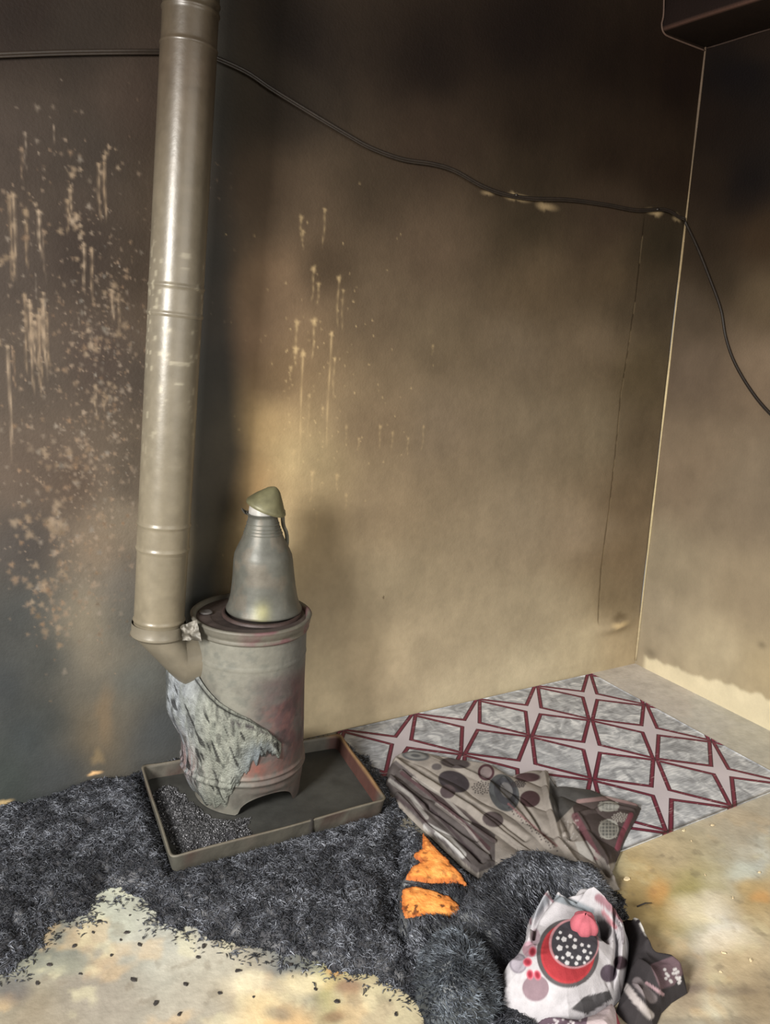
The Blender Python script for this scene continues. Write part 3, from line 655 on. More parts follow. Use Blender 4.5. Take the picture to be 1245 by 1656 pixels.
for zr_ in (.80, .83, .86, .90):
    rr_ = np.interp(zr_*JH, [p[1] for p in prof[2:17]], [p[0] for p in prof[2:17]])
    t = np.linspace(0, 2*math.pi, 61)[:-1]; ring = np.stack([JB[0]+jt*zr_*JH+rr_*np.cos(t), JB[1]+rr_*np.sin(t), np.full(60, JB[2]+zr_*JH)], -1)
    V, f = tube(np.concatenate([ring, ring[:1]]), .0014, 6, caps=False); part('neck_ring', V, f, M_jug, jug, np.tile(lin((120, 120, 110)), (len(V), 1)))
mouth = np.array([JB[0]+jt*JH, JB[1], JB[2]+JH])
R_ = np.array([rt[0], rt[1], 0]); R_ /= np.linalg.norm(R_)          # picture's right, level
Fv = np.array([fw[0], fw[1], 0]); Fv /= np.linalg.norm(Fv)
# spout lip
lipg = []
for i in range(9):
    for j in range(9):
        s = (i/8-.5)*1.5; t = j/8; base_ = mouth+(-R_*math.cos(s)+Fv*math.sin(s)*1)*(24*mj); tip = mouth-R_*(34*mj)+np.array([0, 0, .010]); 
        lipg.append(base_*(1-t)+tip*t+np.array([0, 0, -.006*math.sin(math.pi*t)-.004*math.cos(s*2)*t]))
lipg = np.array(lipg); ff = gridfaces(9, 9); VV = np.concatenate([lipg, lipg+np.array([0, 0, -.002])])
part('spout', VV, np.concatenate([ff, ff[:, ::-1]+81]), M_jug, jug, np.tile(lin((96, 94, 88)), (162, 1)))
# inner bright neck band
V, f = lathe([(22.5*mj, -.004), (22*mj, .010), (21*mj, .020)], mouth, ns=40); part('neck_band', V, f, M_jug, jug, np.tile(lin((208, 205, 198)), (len(V), 1)), label='bare bright metal band at the mouth')
# tilted conical lid
lc = mouth+R_*(5*mj)+np.array([0, 0, .020]); la = np.array([0, 0, 1.0])*math.cos(.17)+(-R_)*math.sin(-.0)+R_*.14; la /= np.linalg.norm(la)
l1 = np.cross(la, Fv); l1 /= np.linalg.norm(l1); l2 = np.cross(la, l1); V = []
lp = [(31, -6), (32, -3), (31, 0), (28, 5), (23, 12), (17, 19), (11, 26), (7, 29), (3, 31), (.1, 31.5)]
t = np.linspace(0, 2*math.pi, 48, endpoint=False)
for r, z in lp: V.append(lc+la*z*mj+r*mj*(np.cos(t)[:, None]*l1+np.sin(t)[:, None]*l2))
V = np.concatenate(V); tiltz = ((V-lc)@R_); V[:, 2] -= .22*tiltz; V += ((V-lc)@la).clip(0)[:, None]*R_*.30
c = lin((132, 128, 96))*(.65+.7*fbm(V[:, 0]*70, V[:, 2]*70, 3, 7))[:, None]; lid = part('lid', V, gridfaces(len(lp), 48, True), M_jug, jug, c, label='dented conical lid, tilted open')
hp = mouth+R_*(31*mj)+np.array([0, 0, .004])
V, f = tube([hp-Fv*.012, hp+Fv*.012], [.006, .006], 12); part('hinge', V, f, M_jug, lid, np.tile(lin((66, 64, 60)), (len(V), 1)))
hpts = [hp+np.array([0, 0, .002]), on_y(458, 848, JB[1]), on_y(463, 862, JB[1]), on_y(464, 878, JB[1]), on_y(461, 895, JB[1]), on_y(459, 912, JB[1]-.03)]
V, f = tube(spline(hpts, 8), .0052, 10, flat=.55); part('handle', V, f, M_jug, jug, np.tile(lin((122, 118, 104)), (len(V), 1)))

# ---------------------------------------------------------------- rug
rx0, rx1, ry0, ry1 = 1.10, 2.205, 1.168, 1.992
M_rug = bpy.data.materials.new('star_print_rug'); M_rug.use_nodes = True
nt = M_rug.node_tree; N = nt.nodes; L = nt.links; bs = N['Principled BSDF']; bs.inputs['Roughness'].default_value = .5; bs.inputs['Specular IOR Level'].default_value = .35
def mth(op, a, b=None, c=None, clamp=False):
    n = N.new('ShaderNodeMath'); n.operation = op; n.use_clamp = clamp
    for i, v in enumerate((a, b, c)):
        if v is None: continue
        if isinstance(v, (int, float)): n.inputs[i].default_value = v
        else: L.new(v, n.inputs[i])
    return n.outputs[0]
tcn = N.new('ShaderNodeTexCoord'); sx = N.new('ShaderNodeSeparateXYZ'); L.new(tcn.outputs['Object'], sx.inputs[0])
PXS, PYS, OX, OY = .267, .275, 1.790, 1.579
s_ = mth('DIVIDE', mth('SUBTRACT', sx.outputs[0], OX), PXS); t_ = mth('DIVIDE', mth('SUBTRACT', sx.outputs[1], OY), PYS)
sf = mth('SUBTRACT', s_, mth('ROUND', s_)); tf = mth('SUBTRACT', t_, mth('ROUND', t_))
u_ = mth('ABSOLUTE', mth('ADD', sf, tf)); v_ = mth('ABSOLUTE', mth('SUBTRACT', sf, tf))
a_ = mth('MAXIMUM', u_, v_); b_ = mth('MINIMUM', u_, v_)
KN = .105                                            # star notch
# edge of the arm: from (1,0) to (KN,KN) ; signed distance, + outside
ln_ = math.hypot(1-KN, KN)
dist = mth('DIVIDE', mth('ADD', mth('MULTIPLY', mth('SUBTRACT', a_, 1.0), KN), mth('MULTIPLY', b_, 1-KN)), ln_)
band = mth('LESS_THAN', mth('ABSOLUTE', mth('SUBTRACT', dist, .030)), .036)
dark = mth('LESS_THAN', mth('ABSOLUTE', mth('SUBTRACT', mth('ABSOLUTE', mth('SUBTRACT', dist, .030)), .030)), .009)
star = mth('LESS_THAN', dist, 0.0)
nz1 = N.new('ShaderNodeTexNoise'); nz1.inputs['Scale'].default_value = 16; nz1.inputs['Detail'].default_value = 8; nz1.inputs['Distortion'].default_value = 1.5; L.new(tcn.outputs['Object'], nz1.inputs['Vector'])
mp = N.new('ShaderNodeMapping'); mp.inputs['Scale'].default_value = (30, 200, 30); mp.inputs['Rotation'].default_value = (0, 0, .6); L.new(tcn.outputs['Object'], mp.inputs[0])
nz2 = N.new('ShaderNodeTexNoise'); nz2.inputs['Scale'].default_value = 1; nz2.inputs['Detail'].default_value = 3; L.new(mp.outputs[0], nz2.inputs['Vector'])
cr = N.new('ShaderNodeValToRGB'); e = cr.color_ramp.elements; e[0].position = .36; e[0].color = (*lin((128, 130, 134)), 1); e[1].position = .66; e[1].color = (*lin((222, 224, 226)), 1)
e2_ = cr.color_ramp.elements.new(.5); e2_.color = (*lin((170, 173, 178)), 1)
L.new(mth('ADD', mth('MULTIPLY', nz1.outputs['Fac'], .7), mth('MULTIPLY', nz2.outputs['Fac'], .3)), cr.inputs[0])
def mixc(fac, A_, B_):
    n = N.new('ShaderNodeMix'); n.data_type = 'RGBA'
    L.new(fac, n.inputs[0])
    for i, v in ((6, A_), (7, B_)):
        if isinstance(v, tuple): n.inputs[i].default_value = (*lin(v), 1)
        else: L.new(v, n.inputs[i])
    return n.outputs[2]
cst = mixc(star, cr.outputs[0], (196, 188, 194)); cbd = mixc(band, cst, (112, 44, 62)); cdk = mixc(mth('MULTIPLY', dark, band), cbd, (66, 40, 50))
spk = mth('GREATER_THAN', mth('MULTIPLY', band, nz2.outputs['Fac']), .66); cfin = mixc(spk, cdk, (150, 120, 124))
nz3 = N.new('ShaderNodeTexNoise'); nz3.inputs['Scale'].default_value = 5; nz3.inputs['Detail'].default_value = 5; L.new(tcn.outputs['Object'], nz3.inputs['Vector'])
sc = N.new('ShaderNodeVectorMath'); sc.operation = 'SCALE'; L.new(cfin, sc.inputs[0])
# soot settles more towards the stove side
sootx = mth('MULTIPLY_ADD', mth('SUBTRACT', sx.outputs[0], 1.1), .55, .62, clamp=True)
L.new(mth('MULTIPLY', sootx, mth('ADD', mth('MULTIPLY', nz3.outputs['Fac'], .5), .75)), sc.inputs['Scale']); L.new(sc.outputs[0], bs.inputs['Base Color'])
bpn = N.new('ShaderNodeBump'); bpn.inputs['Strength'].default_value = .25; bpn.inputs['Distance'].default_value = .001; L.new(nz2.outputs['Fac'], bpn.inputs['Height']); L.new(bpn.outputs[0], bs.inputs['Normal'])
gx = np.linspace(rx0, rx1, 111); gy = np.linspace(ry0, ry1, 83); GX, GY = np.meshgrid(gx, gy, indexing='ij')
gz = .0045+.0015*fbm(GX*8, GY*8, 3, 1)+.010*np.exp(-((rx1-GX)/.01)**2)*.1
V1 = np.stack([GX, GY, gz], -1).reshape(-1, 3); Vb_ = V1.copy(); Vb_[:, 2] = .001
ff = gridfaces(111, 83); idx = np.arange(111*83).reshape(111, 83); loop = np.concatenate([idx[:, 0], idx[-1, 1:], idx[-2::-1, -1], idx[0, -2:0:-1]])
l2_ = np.roll(loop, -1); side = np.stack([loop, loop+111*83, l2_+111*83, l2_], -1)
rug = mesh('rug', np.concatenate([V1, Vb_]), np.concatenate([ff, ff[:, ::-1]+111*83, side]), M_rug, smooth=False)
tag(rug, 'thin marble-grey rug printed with maroon-edged four-pointed stars, in the corner', 'rug')

# ---------------------------------------------------------------- heightfield things (char, cloth)
def poly(pts, z=.0): return np.array([on_z(a, b, z)[:2] for a, b in pts])
def hfield(pxpoly, zref, step, hf, jag=0.0, seed=1):
    pl = poly(pxpoly, zref); x0, y0 = pl.min(0)-.03; x1, y1 = pl.max(0)+.03
    X_, Y_ = np.meshgrid(np.arange(x0, x1, step), np.arange(y0, y1, step), indexing='ij')
    d = sdist(X_, Y_, pl)
    if jag: d = d+jag*(fbm(X_*28, Y_*28, 4, seed)-.5)*2
    Z_ = hf(X_, Y_, np.maximum(d, 0)); k = d > 0
    keep = k[:-1, :-1] | k[1:, :-1] | k[:-1, 1:] | k[1:, 1:]
    gxx, gyy = np.gradient(d, step); gl = np.maximum(np.hypot(gxx, gyy), .3)
    mv = np.where(d < 0, np.clip(-d, 0, 1.5*step), 0)/gl**2
    return X_+gxx*mv, Y_+gyy*mv, Z_, d, keep
def fibres(n, X_, Y_, Z_, wgt, Lr=(.008, .024), wr=(.0007, .0014), colf=None, dirf=None, lift=.35, seed=3):
    g = np.random.default_rng(seed); w = wgt.ravel().astype(float); w = w/w.sum()
    id_ = g.choice(len(w), n, p=w); st = .004
    x = X_.ravel()[id_]+(g.random(n)-.5)*st; y = Y_.ravel()[id_]+(g.random(n)-.5)*st; z = Z_.ravel()[id_]+.0005
    a = g.random(n)*2*math.pi if dirf is None else dirf(x, y)+g.normal(size=n)*.5
    L_ = Lr[0]+(Lr[1]-Lr[0])*g.random(n)**1.5; e = g.normal(size=n)*lift
    d = np.stack([np.cos(a)*np.cos(e), np.sin(a)*np.cos(e), np.abs(np.sin(e))*.9], -1)
    sdv = np.stack([-np.sin(a), np.cos(a), np.zeros(n)], -1); bend = g.normal(size=n)*.45
    wd_ = wr[0]+(wr[1]-wr[0])*g.random(n); base_ = np.stack([x, y, z], -1); rows = []
    for t, k in ((-.5, .35), (-.15, 1), (.2, .9), (.5, .15)):
        c_ = base_+d*(t*L_)[:, None]+sdv*(bend*(t*t)*L_)[:, None]; c_[:, 2] += .0015*(1-4*t*t)
        for ang in (0, 2.094, 4.189):
            rows.append(c_+(sdv*math.cos(ang)+np.array([0, 0, 1.0])*math.sin(ang))*(wd_*k)[:, None])
    V = np.stack(rows, 1).reshape(-1, 3); o_ = (np.arange(n)*12)[:, None]; fl_ = []
    for r in range(3):
        for q in range(3): fl_.append(np.stack([o_+r*3+q, o_+r*3+(q+1) % 3, o_+(r+1)*3+(q+1) % 3, o_+(r+1)*3+q], -1).reshape(-1, 4))
    C_ = colf(x, y, g); return V, np.concatenate(fl_), np.repeat(C_, 12, 0)
def char_cols(x, y, g):
    k = sstep(.30, .70, fbm(x*42, y*42, 3, 77)); q_ = sstep(.35, .65, fbm(x*5, y*5, 2, 78))
    k0 = 1+.2*sstep(.5, .8, x)
    v = k0*(40+(34+34*q_)*g.random(len(x))**1.5)*(.62+.6*k)+40*(g.random(len(x)) > .965)*k; t = g.random(len(x))
    return lin(np.stack([v, v*1.02+1, v*1.06+3+t*3], -1))
def charbase(X_, Y_, Z_, s=0, tint=(1, 1.0, 1.06), lo=26, hi=74):
    n = fbm(X_*60, Y_*60, 4, s+3); v = lo+(hi-lo)*n
    return lin(np.stack([v*tint[0], v*tint[1], v*tint[2]], -1))

# the burnt carpet pile spreading from the wall round the tray
pilepoly = [(-60, 1330), (0, 1302), (50, 1290), (110, 1268), (140, 1252), (200, 1248), (235, 1232), (400, 1200), (560, 1192), (640, 1262), (655, 1330), (650, 1430), (655, 1500), (700, 1530), (690, 1600), (640, 1590), (590, 1568), (540, 1562), (480, 1540), (440, 1535),
            (400, 1522), (340, 1510), (300, 1490), (262, 1488), (250, 1462), (215, 1448), (175, 1432), (140, 1470), (95, 1486), (60, 1520), (20, 1560), (-60, 1590)]
def ph(X_, Y_, d):
    return .0+.034*sstep(0, .09, d)*(.45+.55*fbm(X_*9, Y_*9, 3, 5))+.024*sstep(0, .03, d)*(fbm(X_*34, Y_*34, 4, 6)-.25)+.008*sstep(0.01, .03, d)*(fbm(X_*110, Y_*110, 2, 8)-.5)
X_, Y_, Z_, d_, keep = hfield(pilepoly, .01, .0045, ph, .030, 4)
# pressed flat under the tray, kept off the wall
trp = np.array([c_[:2] for c_ in tc]); td = sdist(X_, Y_, trp)
Z_ = np.where(td > -.03, np.minimum(Z_, .008+np.clip(-td, 0, .03)*.9), Z_); Z_ = np.where(td > .004, np.minimum(Z_, .006), Z_)
Z_ = np.maximum(Z_, 0.0)+.0008; okw = Y_ < CY-.006; keep &= okw[:-1, :-1] & okw[1:, 1:]
CUT = poly([(655, 1335), (760, 1410), (1000, 1420), (830, 1600), (880, 1640), (900, 1680), (700, 1680), (690, 1620), (665, 1560), (650, 1500)], .02)
cell = (sdist(X_, Y_, CUT) < .02) & (td < .02); keep &= cell[:-1, :-1]
V = np.stack([X_, Y_, Z_], -1).reshape(-1, 3); f = gridfaces(*X_.shape, keep=keep); V, f, c = compact(V, f, charbase(X_, Y_, Z_).reshape(-1, 3))
vis = (d_ > .0) & (td < .0) & okw & cell
fv = fibres(36000, X_, Y_, Z_, vis*(.6+.6*sstep(0, .05, d_)), colf=char_cols)
fr = (d_ > -.05) & (td < 0) & okw; Zf = np.where(d_ > 0, Z_, .001)
fe = fibres(5200, X_, Y_, Zf, fr*np.exp(-(d_/.035)**2), Lr=(.004, .016), colf=char_cols, lift=.12, seed=9)
V, f, c = merge([(V, f, c), fv, fe])
tag(mesh('charred_pile', V, f, M_fib, cols=c), 'black charred carpet fluff spread on the floor around the stove tray', 'ash', kind='stuff')

# ash crumbs inside the tray
ap = [(248, 1270), (275, 1262), (302, 1288), (345, 1322), (400, 1318), (404, 1345), (355, 1366), (300, 1380), (284, 1366), (262, 1318)]
X_, Y_, Z_, d_, keep = hfield(ap, .03, .004, lambda X_, Y_, d: TZ0+.006+.014*sstep(0, .04, d)*(.4+.8*fbm(X_*50, Y_*50, 3, 7)), .02, 14)
V = np.stack([X_, Y_, Z_], -1).reshape(-1, 3); f = gridfaces(*X_.shape, keep=keep); V, f, c = compact(V, f, charbase(X_, Y_, Z_, 30).reshape(-1, 3))
def ashc(x, y, g):
    v = np.where(g.random(len(x)) > .92, 150, 40+60*g.random(len(x))); return lin(np.stack([v, v, v*1.03], -1))
fv = fibres(3200, X_, Y_, Z_, d_ > -.004, Lr=(.003, .008), wr=(.001, .0022), colf=ashc, seed=21)
V, f, c = merge([(V, f, c), fv]); tag(mesh('ash_heap', V, f, M_fib, cols=c), 'small heap of grey ash crumbs lying inside the tray', 'ash', kind='stuff')

# burnt cushion: charred filling with orange foam still showing
cp = [(640, 1330), (668, 1325), (700, 1350), (745, 1388), (775, 1405), (800, 1380), (830, 1352), (880, 1370), (930, 1392), (975, 1405), (1005, 1430), (1015, 1470), (960, 1480), (900, 1470), (870, 1500), (850, 1560), (830, 1600), (880, 1640), (900, 1680), (700, 1680), (690, 1620), (655, 1560), (640, 1500), (645, 1420)]
fo1 = [(684, 1346), (700, 1366), (726, 1392), (745, 1412), (757, 1432), (735, 1424), (700, 1424), (656, 1418), (668, 1400), (684, 1392), (668, 1380), (684, 1372)]
fo2 = [(650, 1438), (672, 1432), (700, 1440), (725, 1448), (742, 1462), (746, 1476), (725, 1484), (690, 1478), (655, 1484), (650, 1462)]
FP1 = poly(fo1, .05); FP2 = poly(fo2, .046); RG = poly([(690, 1520), (760, 1500), (830, 1440), (880, 1400), (960, 1420)], .05)
WADP = poly([(676, 1540), (700, 1512), (735, 1505), (772, 1515), (800, 1545), (815, 1580), (812, 1612), (780, 1640), (735, 1650), (700, 1632), (680, 1600), (672, 1570)], .05)
def chh(X_, Y_, d):
    h = .050*sstep(0, .10, d)*(.6+.4*fbm(X_*8, Y_*8, 3, 15))+.010*sstep(0, .03, d)*fbm(X_*35, Y_*35, 4, 16)+.006*sstep(.01, .03, d)*(fbm(X_*110, Y_*110, 2, 18)-.5)
    h += .035*np.exp(-(seg_dist(X_, Y_, RG)/.05)**2)*sstep(0, .05, d)
    kw = sstep(-.035, .005, sdist(X_, Y_, WADP)); h = h*(1-.75*kw)
    k = sstep(-.03, .0, np.maximum(sdist(X_, Y_, FP1), sdist(X_, Y_, FP2))); h = h*(1-k)+.041*k
    return h
X_, Y_, Z_, d_, keep = hfield(cp, .03, .0045, chh, .014, 44)
Z_ = np.maximum(Z_, 0)+.001
bmk = np.maximum(np.maximum(sdist(X_, Y_, poly([(850, 1500), (868, 1446), (966, 1444), (1024, 1500), (1010, 1578), (952, 1626), (880, 1660), (846, 1608), (806, 1560)], .06)), sdist(X_, Y_, poly([(676, 1540), (735, 1505), (800, 1545), (812, 1612), (735, 1650), (672, 1570)], .05))), sdist(X_, Y_, poly([(640, 1290), (700, 1262), (900, 1300), (985, 1400), (862, 1362), (800, 1380), (775, 1400)], .03)))
cell = bmk < .02; keep &= cell[:-1, :-1]
cush = empty('burnt_cushion', (on_z(760, 1480, 0)[0], on_z(760, 1480, 0)[1], 0), 'burnt-out cushion of charred fibre with two patches of orange foam showing', 'cushion')
V = np.stack([X_, Y_, Z_], -1).reshape(-1, 3); f = gridfaces(*X_.shape, keep=keep); V, f, c = compact(V, f, charbase(X_, Y_, Z_, 60, (1, 1.03, 1.06), 32, 88).reshape(-1, 3))
fq = np.maximum(sdist(X_, Y_, FP1), sdist(X_, Y_, FP2))
fv = fibres(19000, X_, Y_, Z_, (d_ > 0)*(fq < -.006)*(bmk < .01), Lr=(.010, .03), colf=char_cols, seed=31, dirf=lambda x, y: 6*fbm(x*6, y*6, 2, 3))
V, f, c = merge([(V, f, c), fv]); o = part('charred_filling', V, f, M_fib, cush, c)
fco = np.random.default_rng(5)
for Q, pts_, z0, sd in ((FP1, fo1, .05, 1), (FP2, fo2, .046, 2)):
    x0, y0 = Q.min(0)-.01; x1, y1 = Q.max(0)+.01
    A_, B_ = np.meshgrid(np.arange(x0, x1, .003), np.arange(y0, y1, .003), indexing='ij'); d = sdist(A_, B_, Q)+.004*(fbm(A_*70, B_*70, 3, sd)-.4)
    base_ = chh(A_, B_, sdist(A_, B_, poly(cp, .03)))
    Zq = np.where(d > 0, z0+.004*sstep(0, .03, d)+.004*(fbm(A_*60, B_*60, 3, sd+5)-.5), np.minimum(base_, z0)-.01); k = d > -.004; kp = k[:-1, :-1] & k[1:, :-1] & k[:-1, 1:] & k[1:, 1:]
    n = fbm(A_*45, B_*45, 4, sd+9)[..., None]; c = lin((238, 150, 76))*(1-.0*n); c = np.broadcast_to(c, A_.shape+(3,)).copy()
    w = sstep(.45, .65, n); c = c*(1-w*.6)+lin((240, 172, 96))*w*.6
    w = sstep(.60, .70, fbm(A_*80, B_*80, 3, sd+19))[..., None]*(.5 if sd == 1 else .9); c = c*(1-w)+lin((70, 42, 30))*w
    w = (1-sstep(.0, .012, d))[..., None]; c = c*(1-w*.8)+lin((150, 78, 40))*w*.8
    V = np.stack([A_, B_, Zq], -1).reshape(-1, 3); f = gridfaces(*A_.shape, keep=kp); V, f, c = compact(V, f, c.reshape(-1, 3)); part('foam_core', V, f, M_foam, cush, c, label='orange foam with scorched edges')

# round charred wad at the bottom
def dome(pxpoly, zref, hmax, step, sd, fn=None, edge=.07, jag=.008):
    def hf(X_, Y_, d):
        h = hmax*np.clip(1-(1-np.clip(d/edge, 0, 1))**2, 0, 1)**.72
        return h+(fn(X_, Y_, d) if fn else 0)*sstep(0, .02, d)
    return hfield(pxpoly, zref, step, hf, jag, sd)
wp = [(676, 1540), (700, 1512), (735, 1505), (772, 1515), (800, 1545), (815, 1580), (812, 1612), (780, 1640), (735, 1650), (700, 1632), (680, 1600), (672, 1570)]
wc_ = on_z(745, 1580, .06)
def wf(X_, Y_, d):
    a = np.arctan2(Y_-wc_[1], X_-wc_[0]); r = np.hypot(X_-wc_[0], Y_-wc_[1])
    return .020*(fbm(a*4, r*18, 4, 5)-.5)+.010*(fbm(X_*55, Y_*55, 3, 6)-.5)
X_, Y_, Z_, d_, keep = dome(wp, .05, .100, .004, 71, wf, .07)
V = np.stack([X_, Y_, Z_], -1).reshape(-1, 3); f = gridfaces(*X_.shape, keep=keep); V, f, c = compact(V, f, charbase(X_, Y_, Z_, 80, (1, 1.06, 1.1), 36, 92).reshape(-1, 3))
fv = fibres(4600, X_, Y_, Z_, d_ > 0, Lr=(.012, .034), wr=(.0007, .0016), colf=lambda x, y, g: char_cols(x, y, g)*np.array([1.08, 1.18, 1.2])+.01, dirf=lambda x, y: np.arctan2(y-wc_[1], x-wc_[0])+1.2*fbm(x*12, y*12, 2, 8), seed=61)
V, f, c = merge([(V, f, c), fv]); tag(mesh('charred_wad', V, f, M_fib, cols=c), 'round grey wad of charred fibre at the bottom edge, left of the patterned bundle', 'charred wad')

# ---- printed cloth painting
def el(C_, px, py, cx, cy, rx, ry, col, ang=0, ring=None, a=1.0):
    co, si = math.cos(ang), math.sin(ang); dx = px-cx; dy = py-cy; d = np.hypot((dx*co+dy*si)/rx, (-dx*si+dy*co)/ry)
    sft = 1.6/min(rx, ry)
    w = 1-sstep(1-sft, 1+sft*.3, d)
    if ring is not None: w = w*sstep(ring-sft, ring, d)
    w = (w*a)[..., None]; C_[...] = C_*(1-w)+lin(col)*w
def pg(C_, px, py, pts, col, a=1.0, soft=1.5):
    d = sdist(px, py, pts); w = (sstep(-soft, soft*.5, d)*a)[..., None]; C_[...] = C_*(1-w)+lin(col)*w
def pl_(C_, px, py, pts, wdt, col, a=1.0):
    d = seg_dist(px, py, pts); w = ((1-sstep(wdt*.6, wdt*1.1, d))*a)[..., None]; C_[...] = C_*(1-w)+lin(col)*w

# crumpled sheet between tray and rug
sp = [(628, 1238), (640, 1214), (668, 1210), (705, 1214), (745, 1224), (800, 1233), (820, 1250), (868, 1240), (886, 1238), (893, 1254), (905, 1268), (955, 1272), (1000, 1286), (1038, 1298), (1030, 1316), (1012, 1350), (1000, 1378), (992, 1400), (1004, 1428), (985, 1432), (950, 1405), (905, 1392), (862, 1385), (832, 1388), (812, 1392), (798, 1396), (775, 1412), (748, 1392), (705, 1352), (668, 1318), (640, 1290), (622, 1262)]
folds = [([(640, 1222), (700, 1262), (760, 1300), (830, 1350), (880, 1385)], .030, .016), ([(632, 1250), (680, 1290), (730, 1330), (790, 1375)], .028, .013), ([(650, 1238), (700, 1280), (750, 1318), (800, 1352)], .022, .010),
         ([(640, 1276), (690, 1325), (740, 1370), (765, 1398)], .030, .014), ([(740, 1232), (790, 1258), (840, 1310), (890, 1360)], .030, .018), ([(880, 1245), (888, 1290), (905, 1350), (930, 1385)], .034, .013), ([(815, 1252), (835, 1280), (870, 1330)], .022, .014),
         ([(935, 1310), (950, 1330), (975, 1372), (995, 1410)], .030, .012), ([(1030, 1300), (980, 1296), (940, 1308), (915, 1340)], .022, .012), ([(700, 1216), (760, 1240), (800, 1262)], .012, .014)]
vall = [([(648, 1262), (700, 1306), (770, 1352)], .018, .008), ([(664, 1230), (740, 1280), (800, 1318), (850, 1352)], .016, .008), ([(894, 1262), (905, 1300), (925, 1350)], .026, .010), ([(815, 1262), (850, 1300), (880, 1340)], .016, .007), ([(935, 1330), (955, 1365), (985, 1410)], .018, .007), ([(690, 1305), (740, 1345), (780, 1388)], .02, .007)]
FD = [(poly(a, .04), h, w) for a, h, w in folds]; VD = [(poly(a, .03), h, w) for a, h, w in vall]
def shf(X_, Y_, d):
    h = np.full(X_.shape, .012)
    for pl2, A_, w in FD: h = np.maximum(h, .006+A_*.62*np.exp(-(seg_dist(X_, Y_, pl2)/(w*.8))**2))
    for pl2, A_, w in VD: h = h-A_*.8*np.exp(-(seg_dist(X_, Y_, pl2)/w)**2)
    q1 = (X_*.96+Y_*.28)*34+1.6*fbm(X_*9, Y_*9, 2, 61); q2 = (X_*.28+Y_*.96)*4
    h = h*.8+.011*np.abs(np.sin(q1))**.7*(.4+.9*fbm(q1*.4, q2, 2, 62))+.006*(fbm(X_*16, Y_*16, 3, 63)-.5)
    return np.maximum(h, .004)*sstep(-.002, .014, d)+.006
X_, Y_, Z_, d_, keep = hfield(sp, .025, .0018, shf, .002, 3)
Z_ = np.where(d_ < .002, .0075, Z_)
PV = np.stack([X_, Y_, Z_], -1); px, py = proj(PV)
C_ = np.broadcast_to(lin((168, 160, 152)), PV.shape).copy()
pg(C_, px, py, [(925, 1300), (960, 1290), (1045, 1300), (1010, 1390), (975, 1400), (935, 1340)], (88, 78, 76))
pg(C_, px, py, [(890, 1235), (900, 1268), (1000, 1285), (930, 1300), (900, 1330), (888, 1290)], (90, 88, 86))
pg(C_, px, py, [(628, 1240), (640, 1230), (700, 1280), (800, 1350), (800, 1400), (770, 1412), (700, 1350), (620, 1270)], (104, 97, 96))
for i, (x0, y0, x1, y1, w, col, a) in enumerate([(640, 1262, 775, 1392, 3, (70, 60, 62), .9), (650, 1250, 790, 1372, 4, (92, 66, 70), .8), (690, 1278, 800, 1360, 5, (78, 66, 66), .8), (630, 1262, 690, 1322, 4, (176, 172, 168), .8), (690, 1336, 748, 1382, 7, (210, 208, 206), .95), (668, 1258, 760, 1330, 3, (190, 184, 178), .7), (705, 1300, 790, 1380, 2.5, (180, 172, 168), .7), (640, 1290, 700, 1345, 4, (84, 70, 72), .7)]):
    pl_(C_, px, py, [(x0, y0), ((x0+x1)/2+4, (y0+y1)/2-5), (x1, y1)], w, col, a)
el(C_, px, py, 736, 1234, 26, 9, (84, 76, 76), .1); el(C_, px, py, 734, 1264, 27, 17, (72, 66, 70), .35); el(C_, px, py, 797, 1325, 18, 13, (88, 78, 78), .2); el(C_, px, py, 857, 1292, 17, 14, (80, 60, 62)); el(C_, px, py, 853, 1257, 22, 8, (82, 62, 64))
el(C_, px, py, 724, 1280, 13, 12, (90, 78, 80)); el(C_, px, py, 786, 1249, 14, 14, (86, 58, 64), .3); el(C_, px, py, 786, 1249, 10, 10, (150, 136, 136), .3); el(C_, px, py, 815, 1282, 24, 32, (88, 90, 92), -.4); el(C_, px, py, 817, 1280, 18, 24, (70, 70, 74), -.4); el(C_, px, py, 819, 1278, 10, 14, (120, 118, 118), -.4)
el(C_, px, py, 672, 1222, 24, 9, (102, 102, 104), .1); el(C_, px, py, 672, 1222, 19, 6, (150, 150, 148), .1, ring=.55); el(C_, px, py, 706, 1240, 9, 6, (110, 104, 104))
for k_ in range(40):
    a = k_*2.4; r = 3.2*math.sqrt(k_*.55)
    for (cx, cy, rx, ry) in ((778, 1274, 1.0, .75), (838, 1268, .8, .4), (1003, 1322, .9, .55)):
        el(C_, px, py, cx+rx*r*math.cos(a), cy+ry*r*math.sin(a), 1.9, 1.6, (66, 60, 62) if cx < 900 else (186, 180, 172))
for cx, cy, rx, ry in ((984, 1341, 17, 17), (984, 1304, 18, 9)):
    el(C_, px, py, cx, cy, rx, ry, (176, 174, 166)); el(C_, px, py, cx, cy, rx-2.5, ry-2.5, (120, 120, 116))
    for k_ in range(-2, 3):
        pl_(C_, px, py, [(cx-rx*.8, cy+k_*ry*.33), (cx+rx*.8, cy+k_*ry*.33)], 1, (176, 174, 166), .8); pl_(C_, px, py, [(cx+k_*rx*.33, cy-ry*.8), (cx+k_*rx*.33, cy+ry*.8)], 1, (176, 174, 166), .8)
pl_(C_, px, py, [(1020, 1318), (1006, 1348), (998, 1372)], 5, (138, 78, 90)); pl_(C_, px, py, [(935, 1296), (985, 1290), (1030, 1300)], 4, (170, 140, 138), .8)
pl_(C_, px, py, [(930, 1320), (944, 1345), (965, 1385)], 7, (128, 84, 92), .8)
for k_ in range(26): el(C_, px, py, 905+rng.random()*32, 1322+rng.random()*50, 1.6, 1.6, (200, 194, 190))
